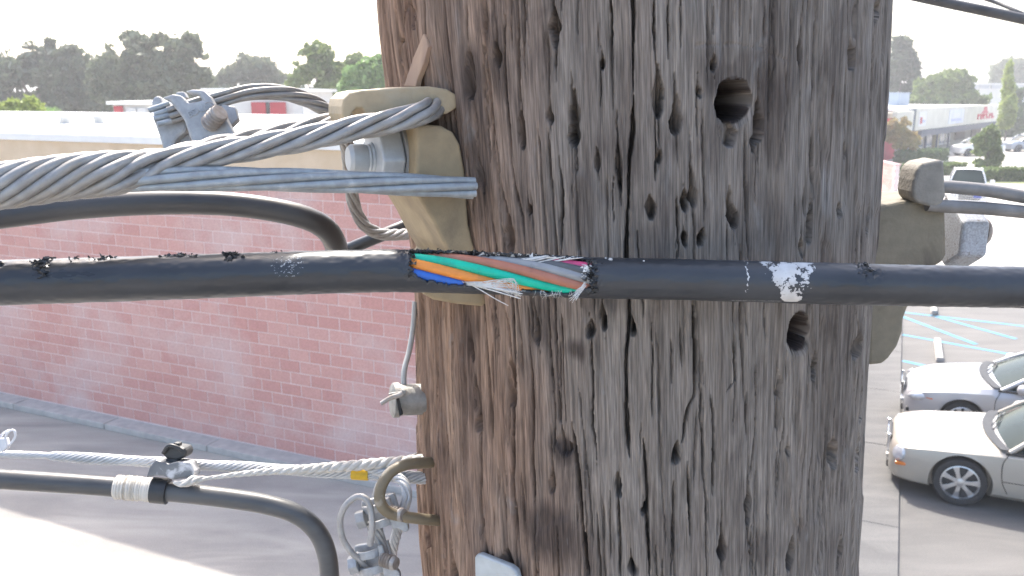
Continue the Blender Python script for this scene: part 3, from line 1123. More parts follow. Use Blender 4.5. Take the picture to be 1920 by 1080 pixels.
    # wheels
    for wx, r in wheels:
        for sg in (-1, 1):
            wc = T(wx, sg * (W / 2 - 0.045), r)
            a = ay * sg
            wheel = lathe('wheel', wc, a, [(r * 0.60, -0.20), (r * 0.93, -0.21), (r, -0.17), (r, -0.03), (r * 0.955, 0.012), (r * 0.82, 0.02), (r * 0.70, 0.004), (r * 0.68, -0.02)], tyrem, root, 40)
            lathe('wheel_well', wc, a, [(r + 0.05, -0.30), (r + 0.05, -0.285)], wellm, wheel, 24)
            rim = lathe('rim', wc, a, [(r * 0.70, -0.05), (r * 0.715, 0.006), (r * 0.67, 0.012), (r * 0.64, -0.03), (r * 0.62, -0.10)], rimm, wheel, 40)
            lathe('brake_disc', wc, a, [(r * 0.60, -0.14), (r * 0.60, -0.12)], M('dark_disc', (0.10, 0.10, 0.105), (0.16, 0.16, 0.16), 0.5, metal=0.6), wheel, 30)
            if detail:
                x_, y_, _ = basis(a)
                sp = []
                for k in range(spokes):
                    th = 2 * PI * k / spokes + 0.3
                    d = x_ * math.cos(th) + y_ * math.sin(th)
                    e = np.cross(a, d)
                    q = []
                    for rr, ww, hh in ((0.10, 0.075, -0.005), (0.40, 0.075, 0.0), (0.66, 0.12, -0.008)):
                        for sgn in (-1, 1):
                            for dp in (0.0, -0.035):
                                q.append(wc + d * r * rr + e * sgn * r * ww + a * (hh + dp))
                    f = []
                    for i in (0, 4):
                        f += [(i, i + 2, i + 6, i + 4), (i + 1, i + 5, i + 7, i + 3), (i, i + 4, i + 5, i + 1), (i + 2, i + 3, i + 7, i + 6)]
                    sp.append((q, f + [(0, 1, 3, 2), (8, 10, 11, 9)]))
                v, f = join_data(sp)
                bevel(mk('spokes', v, f, rimm, wheel, smooth=False), 0.004)
                lathe('hub_cap', wc, a, [(r * 0.16, -0.03), (r * 0.15, 0.006), (r * 0.06, 0.016)], rimm, wheel, 20)
    if detail:
        # panel gaps, door handle, mirror, lamps, grille
        def seam_line(pts):
            tube('panel_gap', spline([T(x, (half_w(x) * k + 0.002), z) for x, k, z in pts], 18), 0.006, seam, root, 5)
        for sg in (-1, 1):
            for pts in ([(c0 - 0.02, 0.965, bz - 0.06), (c0 - 0.08, 0.998, 0.75), (c0 - 0.06, 1.0, 0.5), (c0 + 0.02, 0.985, 0.32)],
                        [((c1 + c2) / 2 + 0.05, 0.965, bz - 0.06), ((c1 + c2) / 2 + 0.05, 0.998, 0.75), ((c1 + c2) / 2, 0.985, 0.32)],
                        [(c0 - 0.05, 1.0, 0.50), (c0 + 0.8, 1.0, 0.50), (c3 - 0.5, 1.0, 0.51)]):
                tube('panel_gap', spline([T(x, sg * (half_w(x) * k + 0.001), z) for x, k, z in pts], 18), 0.0055, seam, root, 5)
            mp = T(c0 + 0.32, sg * (wb + 0.17), bz + 0.06)
            mv, mf = lathe_data(mp - ax * 0.09, ax, [(0.02, -0.03), (0.075, 0.0), (0.095, 0.06), (0.10, 0.13)], 16)
            mir = mk('mirror', mv, mf, pnt, root)
            tube('mirror_arm', [mp, T(c0 + 0.34, sg * wb, bz - 0.02)], 0.025, pnt, mir, 8)
            box('door_handle', T((c1 + c2) / 2 - 0.18, sg * (half_w(c1) + 0.004), bz - 0.16), (0.18, 0.03, 0.03), pnt, root, ax, ay, az, 0.01)
            if lamp == 'round':
                c = T(0.135, sg * (half_w(0.12) - 0.02), 0.63)
                lathe('headlight', c, -ax * 0.72 + ay * sg * 0.62 + az * 0.30, [(0.115, -0.06), (0.115, 0.01), (0.095, 0.035), (0.04, 0.05)], lampm, root, 24)
                c = T(0.21, sg * (half_w(0.21) * 0.985), 0.49)
                box('turn_signal', c, (0.24, 0.05, 0.055), amberm, root, ax, ay, az, 0.015)
            else:
                c = T(0.30, sg * half_w(0.28) * 0.93, 0.63)
                lv, lf = lathe_data((0, 0, 0), X3, [(0.02, -0.24), (0.10, -0.16), (0.135, 0.0), (0.10, 0.14), (0.02, 0.22)], 20)
                lv = c + lv[:, :1] * ax * 1.0 + lv[:, 1:2] * ay * 0.55 + lv[:, 2:3] * az * 0.62
                hl = mk('headlight', lv, lf, lampm, root)
                lv, lf = lathe_data((0, 0, 0), X3, [(0.01, -0.10), (0.05, 0.0), (0.01, 0.12)], 14)
                lv = T(0.46, sg * half_w(0.44) * 0.955, 0.645) + lv[:, :1] * ax + lv[:, 1:2] * ay * 0.8 + lv[:, 2:3] * az * 0.8
                mk('turn_signal', lv, lf, amberm, hl)
                c = T(0.12, sg * half_w(0.15) * 0.82, 0.34)
                box('fog_lamp_recess', c, (0.12, 0.16, 0.08), trimm, root, ax, ay, az, 0.02)
        x0 = st[0][0]
        box('grille', T(x0 + 0.005, 0, 0.62), (0.06, 0.66, 0.24), trimm, root, ax, ay, az, 0.03)
        for k in range(4):
            box('grille_bar', T(x0 - 0.02, 0, 0.54 + 0.055 * k), (0.03, 0.70, 0.012), chromem, root, ax, ay, az)
        for sg in (-1, 1):
            box('grille_frame', T(x0 - 0.015, sg * 0.34, 0.62), (0.05, 0.03, 0.28), chromem, root, ax, ay, az, 0.01)
        box('lower_intake', T(x0 + 0.02, 0, 0.30), (0.08, 0.85, 0.12), trimm, root, ax, ay, az, 0.02)
        box('bumper_strip', T(x0 - 0.005, 0, 0.455), (0.07, 0.95, 0.05), pnt, root, ax, ay, az, 0.02)
        for k in (-1, 1):
            tube('wiper', spline([T(c0 - 0.16, 0.1 * k, bz + 0.015), T(c0 - 0.03, 0.1 * k + 0.3, bz + 0.055), T(c0 + 0.02, 0.1 * k + 0.5, bz + 0.07)], 8), 0.009, trimm, root, 5)
    return root, T


gC = 'cars parked nose to the walkway'
nose1 = S(0.27, 14.05, 0.004)
sed1 = [(0.0, 0.60, 0.52, 0.28), (0.04, 0.70, 0.65, 0.22), (0.13, 0.765, 0.77, 0.19), (0.28, 0.80, 0.85, 0.18), (0.50, 0.835, 0.90, 0.18), (1.0, 0.885, 0.93, 0.18), (1.55, 0.935, 0.94, 0.18),
        (2.3, 0.93, 0.945, 0.18), (3.4, 0.94, 0.94, 0.18), (4.2, 0.97, 0.925, 0.19), (4.75, 0.94, 0.89, 0.22), (4.97, 0.86, 0.80, 0.28), (5.0, 0.70, 0.74, 0.32)]
car1, T1 = car('parked_car', 'champagne sedan parked nearest the camera, big alloy front wheel in view', nose1, E1, E2,
               paint('champagne_paint', (0.40, 0.37, 0.32)), sed1, (1.55, 2.25, 3.7, 4.35, 0.955, 1.42), [(0.97, 0.365), (4.02, 0.365)], 1.88, 'round', gC, 7)
nose2 = S(0.46, 16.85, 0.004)
sed2 = [(0.0, 0.54, 0.42, 0.28), (0.06, 0.64, 0.60, 0.20), (0.22, 0.75, 0.76, 0.17), (0.55, 0.85, 0.87, 0.17), (1.05, 0.925, 0.905, 0.17), (1.55, 0.975, 0.91, 0.17),
        (2.3, 0.96, 0.915, 0.17), (3.3, 0.97, 0.91, 0.17), (4.1, 0.99, 0.89, 0.18), (4.6, 0.96, 0.85, 0.22), (4.8, 0.82, 0.75, 0.28), (4.83, 0.68, 0.70, 0.32)]
car2, T2 = car('parked_car', 'silver sedan with sloping nose parked behind the champagne one', nose2, E1, E2,
               paint('silver_paint', (0.44, 0.45, 0.47)), sed2, (1.50, 2.35, 3.4, 4.25, 0.985, 1.41), [(0.95, 0.335), (3.78, 0.335)], 1.82, 'long', gC, 10)
# far cars by the shops
suv = [(0.0, 0.75, 0.66, 0.32), (0.08, 0.92, 0.80, 0.26), (0.4, 1.02, 0.88, 0.24), (1.1, 1.10, 0.93, 0.24), (2.4, 1.10, 0.94, 0.24), (3.8, 1.12, 0.93, 0.24), (4.6, 1.10, 0.88, 0.28), (4.75, 0.9, 0.8, 0.35)]
wp = paint('white_car_paint', (0.78, 0.78, 0.77))
gp_ = paint('grey_car_paint', (0.32, 0.36, 0.42))
gc = G(1789, 292)
cd = np.array([0.99, 0.14, 0])
cd /= np.linalg.norm(cd)
car('parked_car', 'white car in front of the shops behind the clipped street tree', gc, cd, np.cross(Z3, cd), wp, suv, (1.1, 1.8, 3.6, 4.5, 1.12, 1.62),
    [(0.85, 0.36), (3.75, 0.36)], 1.88, group='cars in front of the shops', spokes=5, detail=False)
gc = G(1884, 284)
car('parked_car', 'grey blue car beside the white one by the shops', gc, cd, np.cross(Z3, cd), gp_, suv, (1.1, 1.8, 3.8, 4.6, 1.12, 1.66),
    [(0.85, 0.36), (3.75, 0.36)], 1.88, group='cars in front of the shops', detail=False)
gc = G(1912, 280)
car('parked_car', 'white car cut by the right edge, beyond the grey blue one', gc, cd, np.cross(Z3, cd), wp, sed2, (1.50, 2.35, 3.4, 4.25, 0.985, 1.41),
    [(0.95, 0.335), (3.78, 0.335)], 1.82, group='cars in front of the shops', detail=False)
gc = G(1897, 246)
car('parked_car', 'white van far back at the right edge between dark trees', gc, cd, np.cross(Z3, cd), wp, suv, (1.1, 1.8, 4.0, 4.6, 1.2, 2.0),
    [(0.85, 0.36), (3.75, 0.36)], 1.88, group='cars in front of the shops', detail=False)
# white truck coming towards the camera on the road
gt = G(1812, 396)
td = np.array([0.42, 0.905, 0])
td /= np.linalg.norm(td)
trk = [(0.0, 0.9, 0.72, 0.42), (0.06, 1.05, 0.84, 0.36), (0.5, 1.18, 0.90, 0.34), (1.3, 1.26, 0.93, 0.34), (2.4, 1.26, 0.94, 0.34), (4.0, 1.26, 0.94, 0.34), (5.2, 1.24, 0.92, 0.4), (5.3, 1.1, 0.88, 0.45)]
tr, TT = car('parked_car', 'white pickup truck facing the camera seen between the two steel rods', gt, td, np.cross(Z3, td), wp, trk, (1.35, 1.85, 2.9, 3.05, 1.28, 1.98),
             [(0.95, 0.39), (4.2, 0.39)], 1.9, group=None, detail=False)
for k in range(4):
    box('grille_bar', TT(-0.02, -0.05, 0.62 + 0.10 * k), (0.06, 1.0, 0.045), trimm, tr, td, np.cross(Z3, td), Z3)
for sg in (-1, 1):
    box('headlight', TT(0.02, sg * 0.68, 0.80), (0.08, 0.22, 0.18), lampm, tr, td, np.cross(Z3, td), Z3, 0.02)
    box('mirror', TT(1.45, sg * 1.12, 1.38), (0.10, 0.22, 0.26), wp, tr, td, np.cross(Z3, td), Z3, 0.04)
box('blue_plate', TT(-0.05, -0.42, 0.86), (0.05, 0.36, 0.34), M('blue_plate', (0.06, 0.09, 0.32), (0.08, 0.11, 0.36), 0.5), tr, td, np.cross(Z3, td), Z3, 0.02)

# ================================================================== THE WOODEN POLE
PA = np.array([0.0655, 0.4959, EYE])        # axis at lens height
PT = np.array([-0.0578, -0.0338, 1.0])      # lean
PR = 0.135


def pole_sm(u, v):
    """(arc length, height) on the pole of what is seen at (u, v)"""
    u, v = np.atleast_1d(np.asarray(u, float)), np.atleast_1d(np.asarray(v, float))
    dx, dy, dz = (u - 960) / FPX, CP - (v - 540) / FPX * SP, -SP - (v - 540) / FPX * CP
    ax, ay = dx - PT[0] * dz, dy - PT[1] * dz
    a = ax * ax + ay * ay
    b = ax * PA[0] + ay * PA[1]
    c = PA[0] ** 2 + PA[1] ** 2 - PR ** 2
    disc = np.maximum(b * b - a * c, 0)
    t = (b - np.sqrt(disc)) / a
    nx, ny = ax * t - PA[0], ay * t - PA[1]
    return PR * np.arctan2(nx, -ny), dz * t


def pole_pt(s, m, r=PR):
    th = s / PR
    return np.stack([PA[0] + PT[0] * m + r * np.sin(th), PA[1] + PT[1] * m - r * np.cos(th), EYE + m], -1)


def pole_hit(u, v, off=0.0):
    s, m = pole_sm(u, v)
    return pole_pt(s, m, PR + off)[0]


# gouges left by climbing spikes: u, v, half width, half height (px), depth (mm)
GOUGE = [(1034, 50, 13, 36, 11), (884, 140, 14, 44, 9), (938, 100, 9, 24, 8), (1073, 222, 17, 50, 11), (979, 244, 9, 34, 9), (1026, 217, 9, 14, 8), (1126, 117, 6, 13, 6),
         (773, 25, 8, 28, 6), (1428, 225, 12, 38, 11), (1420, 264, 10, 20, 8), (1366, 248, 20, 26, 6), (1236, 172, 13, 46, 9), (1271, 215, 14, 34, 9), (1310, 170, 7, 12, 6),
         (1338, 119, 9, 14, 5), (1508, 92, 9, 30, 6), (1606, 100, 8, 28, 7), (1650, 15, 8, 24, 6), (1594, 282, 7, 20, 7), (1221, 387, 12, 22, 9), (1238, 292, 9, 13, 7),
         (1161, 312, 10, 42, 7), (950, 440, 13, 34, 8), (989, 394, 7, 10, 6), (1375, 404, 14, 24, 11), (1369, 372, 6, 22, 5), (1284, 375, 11, 20, 10), (1298, 350, 9, 36, 7),
         (1312, 443, 9, 16, 9), (1283, 446, 9, 14, 8), (1576, 394, 8, 14, 7), (1524, 418, 7, 38, 5), (1506, 466, 8, 18, 6), (1630, 408, 5, 34, 6), (947, 716, 14, 46, 10),
         (870, 650, 6, 26, 6), (888, 790, 8, 18, 7), (882, 745, 7, 38, 4), (1130, 592, 11, 24, 11), (1107, 615, 10, 16, 8), (1182, 610, 10, 18, 9), (1527, 690, 13, 26, 7),
         (1611, 645, 8, 24, 7), (1617, 735, 5, 52, 6), (1587, 730, 4, 32, 3), (1583, 800, 5, 26, 3), (1455, 722, 6, 28, 2.5), (1454, 770, 5, 34, 2.5), (1390, 778, 4, 18, 2),
         (1156, 908, 10, 22, 9), (1205, 953, 9, 12, 9), (1182, 1062, 9, 16, 8), (951, 1050, 13, 20, 8), (806, 990, 6, 34, 6), (858, 1060, 7, 26, 6), (1265, 847, 12, 20, 9),
         (1398, 945, 10, 38, 11), (1346, 1022, 13, 24, 10), (1480, 1040, 11, 30, 10), (1561, 850, 10, 28, 6), (1612, 850, 6, 32, 6), (1580, 1040, 6, 28, 6), (1471, 845, 5, 11, 4),
         (1118, 300, 7, 20, 4), (845, 250, 6, 26, 4), (900, 330, 8, 30, 5), (1000, 620, 10, 26, 4), (1040, 760, 6, 30, 3), (1050, 830, 18, 22, 3), (1030, 905, 8, 20, 3)]
HOLES = [(1376, 188, 34, 42, 95), (1500, 622, 20, 36, 70)]
# long drying cracks: points, half width (px), depth (mm)
CRACK = [([(1190, -40), (1188, 0), (1185, 240), (1180, 336), (1175, 410), (1174, 485), (1177, 566), (1170, 695), (1174, 800), (1178, 860)], 5.0, 12),
         ([(1068, 790), (1081, 930), (1089, 995), (1101, 1085)], 4.5, 11), ([(936, 585), (946, 675)], 3, 8), ([(951, 740), (955, 900), (963, 960), (970, 1020)], 3.5, 8),
         ([(980, 560), (986, 695), (992, 800), (1000, 945)], 3, 8), ([(911, 640), (914, 835)], 2.5, 6), ([(896, 800), (900, 945), (906, 1010)], 2.5, 6), ([(1110, 625), (1112, 721), (1110, 800), (1117, 870)], 3, 7),
         ([(1050, 590), (1051, 695), (1058, 800)], 2.2, 6), ([(948, 20), (951, 97), (957, 194), (958, 300), (961, 348), (975, 408), (981, 480)], 3.2, 9),
         ([(1145, -20), (1147, 128)], 3, 8), ([(1037, 80), (1038, 160)], 2, 5), ([(1122, 125), (1122, 200)], 2, 5), ([(1042, 280), (1050, 360), (1050, 480)], 3.2, 9),
         ([(1151, 328), (1151, 415)], 2.4, 6), ([(1231, -20), (1230, 98)], 3, 8), ([(1229, 205), (1231, 300), (1229, 345)], 3, 8), ([(1270, 360), (1272, 420), (1274, 485)], 3, 8), ([(1258, -20), (1258, 112)], 2.4, 6),
         ([(1281, -20), (1281, 90)], 2.4, 6), ([(1308, 120), (1306, 260)], 2, 5), ([(1514, -20), (1510, 64), (1509, 139), (1507, 255)], 2.6, 7),
         ([(1545, -20), (1541, 111), (1533, 222), (1532, 372), (1526, 390)], 3.6, 9), ([(1614, -10), (1611, 75)], 3, 7), ([(1597, 125), (1594, 266)], 3, 7),
         ([(1400, 235), (1401, 312), (1399, 420)], 2.4, 7), ([(1364, 418), (1363, 490)], 2.6, 7), ([(1592, 300), (1591, 370)], 2, 5), ([(1299, 560), (1300, 644), (1298, 734), (1285, 768), (1276, 830)], 4.2, 11),
         ([(1322, 737), (1328, 773), (1330, 865), (1327, 930)], 3.2, 8), ([(1370, 620), (1368, 711), (1352, 728), (1332, 747)], 2.6, 7), ([(1411, 685), (1410, 820), (1408, 866), (1402, 910)], 3, 8),
         ([(1528, 700), (1523, 800), (1515, 930), (1510, 990)], 4, 10), ([(1253, 615), (1256, 725)], 2, 5), ([(1203, 815), (1210, 930), (1213, 1085)], 3, 8), ([(1284, 862), (1287, 1012)], 3, 8),
         ([(1256, 960), (1256, 1085)], 2, 5), ([(1405, 985), (1402, 1085)], 4, 9), ([(1498, 940), (1494, 1000)], 2, 5), ([(1559, 905), (1556, 960)], 2, 5), ([(1586, 900), (1576, 985)], 3, 7),
         ([(1480, 600), (1479, 805)], 1.8, 5), ([(1608, 565), (1611, 620)], 3, 7), ([(1607, 675), (1602, 805)], 2.6, 6), ([(1218, 600), (1221, 778)], 1.8, 5), ([(1024, 795), (1030, 920)], 2.2, 6),
         ([(1156, 925), (1160, 1085)], 2.6, 7), ([(1208, 960), (1212, 1085)], 2.4, 6), ([(800, 560), (812, 700), (815, 900), (822, 1085)], 2.6, 6), ([(835, 575), (848, 760), (852, 930)], 2.2, 5),
         ([(760, 0), (752, 100), (756, 160)], 2.6, 6), ([(735, -10), (733, 90), (745, 165)], 2.6, 6), ([(905, 560), (918, 640)], 2.2, 5), ([(868, 830), (880, 1000), (890, 1040)], 2.4, 6),
         ([(1046, 640), (1043, 700), (1045, 760)], 1.8, 4),
         ([(1440, 0), (1438, 95)], 1.8, 5), ([(1412, 0), (1410, 90)], 1.8, 5), ([(1340, 0), (1338, 70)], 1.8, 4), ([(1380, 0), (1378, 40)], 1.8, 4), ([(1630, 120), (1622, 260)], 2.4, 6),
         ([(1455, 840), (1450, 960)], 2, 4), ([(1432, 560), (1434, 660)], 1.8, 4), ([(1395, 560), (1398, 640)], 1.6, 4), ([(1630, 560), (1625, 800)], 2.4, 6), ([(1545, 840), (1535, 1080)], 2.4, 6),
         ([(1302, 84), (1380, 81), (1440, 92), (1472, 112)], 3.2, 1.2), ([(1472, 112), (1476, 200), (1462, 320)], 3.0, 1.0)]

dth = 0.0030
th_d = np.arange(-1.68, 1.42, dth)
th = np.r_[th_d, np.linspace(1.42, 2 * PI - 1.68, 60, endpoint=False)]
m_d = np.arange(-0.315, 0.075, 0.00065)
m_all = np.r_[np.linspace(-EYE - 0.05, -0.315, 70, endpoint=False), m_d, np.linspace(0.075, 3.4, 50)]
TH, MM = np.meshgrid(th, m_all)
SS = PR * TH
Sw = SS + 0.0022 * vnoise(MM * 7, SS * 25, 21) + 0.0009 * vnoise(MM * 22, SS * 70, 22)
D = 0.0005 * vnoise(Sw * 330, MM * 9, 1) + 0.0009 * vnoise(Sw * 130, MM * 5, 2) + 0.0008 * vnoise(Sw * 45, MM * 3.5, 3) + 0.00028 * vnoise(Sw * 820, MM * 26, 4)
D += 0.0016 * vnoise(SS * 14 + 3, MM * 3, 12)
st_ = vnoise(Sw * 75, MM * 7, 14) * 2.2
D += 0.0011 * (np.floor(st_) + np.clip((st_ - np.floor(st_)) * 11, 0, 1))        # flaky plates
left = np.clip((-SS - 0.03) / 0.10, 0, 1)
rd = np.abs(vnoise(Sw * 210, MM * 6, 15))
D -= 0.0026 * left * (1 - rd) ** 5                                               # sharp furrows on the weathered left flank
right = np.clip((SS - 0.09) / 0.05, 0, 1)
D -= 0.0030 * right * np.clip(vnoise(Sw * 90, MM * 9, 16) - 0.15, 0, 1)
# the left outline bows in at mid height
D += np.clip(-SS / 0.12, 0, 1) ** 2 * np.interp(MM, [-0.6, -0.28, -0.22, -0.10, -0.04, 0.03, 0.1], [0.002, 0.003, 0.0005, -0.005, -0.002, 0.001, 0.0])
D -= np.clip(SS / 0.13, 0, 1.3) ** 2 * 0.0018
rr_ = np.random.default_rng(33)
ci0, ci1 = 0, len(th_d)
ri0 = 70
ri1 = 70 + len(m_d)
sub = (slice(ri0, ri1), slice(ci0, ci1))
sS, sM, sD = Sw[sub], MM[sub], D[sub]
s_ax = PR * th_d


def win(m0, m1, s0, s1):
    a = max(0, int((m0 + 0.315) / 0.00065))
    b = min(len(m_d), int((m1 + 0.315) / 0.00065) + 2)
    c = max(0, int((s0 / PR + 1.68) / dth))
    d = min(len(th_d), int((s1 / PR + 1.68) / dth) + 2)
    return slice(a, b), slice(c, d)


KPX = 0.37 / FPX


def add_crack(s_pts, m_pts, hw, dep, seed):
    o = np.argsort(m_pts)
    mp, sp = np.asarray(m_pts)[o], np.asarray(s_pts)[o]
    w = win(mp[0] - 0.004, mp[-1] + 0.004, sp.min() - 0.012, sp.max() + 0.012)
    if w[0].start >= w[0].stop or w[1].start >= w[1].stop:
        return
    m, s = sM[w], sS[w]
    c = np.interp(m, mp, sp) + 0.00045 * vnoise(m * 70, m * 0 + seed * 3.7, 31) + 0.00022 * vnoise(m * 420, m * 0 + seed * 1.7, 32)
    end = np.clip((m - mp[0]) / 0.008, 0, 1) * np.clip((mp[-1] - m) / 0.008, 0, 1)
    h = hw * (0.65 + 0.5 * vnoise(m * 60, m * 0 + seed * 9.1, 34)) * (0.25 + 0.75 * end) + 1e-6
    q = np.clip(1 - np.abs(s - c) / h, 0, 1)
    cut = dep * end ** 0.5 * q ** 0.6 + 0.0007 * np.clip(1 - np.abs(s - c) / (h * 3.0), 0, 1) * end
    sD[w] = np.minimum(sD[w], sD[w] - cut)


def add_cross_crack(s_pts, m_pts, hw, dep, seed):
    """a crack that runs mostly sideways"""
    sp, mp = np.asarray(s_pts), np.asarray(m_pts)
    o = np.argsort(sp)
    sp, mp = sp[o], mp[o]
    w = win(mp.min() - 0.004, mp.max() + 0.004, sp[0], sp[-1])
    m, s = sM[w], sS[w]
    c = np.interp(s, sp, mp) + 0.0006 * vnoise(s * 200, s * 0 + seed, 35)
    q = np.clip(1 - np.abs(m - c) / (hw * (0.9 + 0.8 * vnoise(s * 500, s * 0 + seed, 36)) + 1e-6), 0, 1)
    sD[w] -= 0.6 * dep * q ** 0.7


for k, (pts, hw, dep) in enumerate(CRACK):
    pu, pv = [p[0] for p in pts], [p[1] for p in pts]
    s_, m_ = pole_sm(pu, pv)
    if max(pu) - min(pu) > 1.2 * (max(pv) - min(pv)):
        add_cross_crack(s_, m_, hw * KPX, dep * 0.001, k)
    else:
        add_crack(s_, m_, hw * KPX, dep * 0.001, k)
for k in range(330):
    s0 = rr_.uniform(-0.22, 0.185)
    m0 = rr_.uniform(-0.31, 0.07)
    L = rr_.uniform(0.012, 0.09)
    dv = rr_.uniform(-0.02, 0.02)
    lf_ = 1.5 if s0 < -0.09 else 1.0
    add_crack([s0, s0 + dv * L * 2], [m0, m0 + L], rr_.uniform(0.0004, 0.00075) * lf_, rr_.uniform(0.0012, 0.0042), 200 + k)


def add_gouge(u, v, hw, hh, dep, seed):
    s_, m_ = pole_sm([u, u + hw, u], [v, v, v - hh])
    s0, m0 = s_[0], m_[0]
    w_ = abs(s_[1] - s_[0]) * 0.80
    h_ = abs(m_[2] - m_[0]) * 1.15
    if seed % 3 != 1:
        add_crack([s0 + 0.0004, s0 - 0.0006], [m0 - h_ * rr_.uniform(1.6, 2.6), m0 + h_ * rr_.uniform(1.5, 2.6)], 0.0005, 0.004, 600 + seed)
    w = win(m0 - h_ * 1.3, m0 + h_ * 1.3, s0 - w_ * 2.4, s0 + w_ * 2.4)
    if w[0].start >= w[0].stop or w[1].start >= w[1].stop:
        return
    m, s = sM[w], sS[w]
    q = (m - m0) / h_
    skew = 0.35 * math.sin(seed * 2.3)
    lo_ = np.clip(1 - np.abs(q), 0, 1)
    wid = w_ * np.where(q > 0, lo_ ** 0.8, np.sqrt(np.clip(1 - q * q, 0, 1)))
    wid = wid * (1 + 0.30 * vnoise(m * 260, m * 0 + seed, 41) + 0.10 * vnoise(m * 620, s * 300 + seed, 44)) + 1e-6
    x = (s - s0 - skew * w_ * q) / wid
    ins = np.clip(1 - np.abs(x), 0, 1)
    sgn_ = (1 if (seed * 7) % 3 else -1)
    ramp = np.clip((1 + sgn_ * x) / 2, 0, 1) ** 0.9
    prof = np.clip(ins * 9, 0, 1) * (0.22 + 0.78 * ramp) * (0.30 + 0.70 * np.clip((0.8 - q) / 1.5, 0, 1)) * np.clip((1 + q) * 9, 0, 1)
    rough_ = 1 + 0.28 * vnoise(s * 900, m * 60, 42) + 0.12 * vnoise(s * 350, m * 90, 43)
    sD[w] -= 0.00165 * dep * prof * rough_
    # frayed rim
    sD[w] -= 0.0004 * np.clip(1 - np.abs(x) / 1.8, 0, 1) * np.clip(1.15 - np.abs(q), 0, 1)


for k, g in enumerate(GOUGE):
    add_gouge(*g, k)
for (u, v, hw, hh, dep) in HOLES:
    s_, m_ = pole_sm([u, u + hw, u], [v, v, v - hh])
    s0, m0, a_, b_ = s_[0], m_[0], abs(s_[1] - s_[0]), abs(m_[2] - m_[0])
    w = win(m0 - b_ * 1.6, m0 + b_ * 1.6, s0 - a_ * 2, s0 + a_ * 2)
    m, s = sM[w], SS[sub][w]
    r_ = np.sqrt(((s - s0) / a_) ** 2 + ((m - m0) / b_) ** 2) + 0.16 * vnoise(s * 260, m * 90, 51) + 0.08 * vnoise(s * 700, m * 200, 52)
    sD[w] -= 0.001 * dep * np.clip((1.0 - r_) * 13, 0, 1) + 0.0035 * np.clip(1.35 - r_, 0, 0.4) * np.clip((m0 - m) / b_ + 0.2, 0, 1) * 2
D[sub] = sD
PRX = PR + D
VX = PA[0] + PT[0] * MM + PRX * np.sin(TH)
VY = PA[1] + PT[1] * MM - PRX * np.cos(TH)
pv_ = np.stack([VX, VY, EYE + MM], -1).reshape(-1, 3)
nr, nc = TH.shape
ii, jj = np.meshgrid(np.arange(nr - 1), np.arange(nc), indexing='ij')
j2 = (jj + 1) % nc
pf_ = np.stack([ii * nc + jj, ii * nc + j2, (ii + 1) * nc + j2, (ii + 1) * nc + jj], -1).reshape(-1, 4)


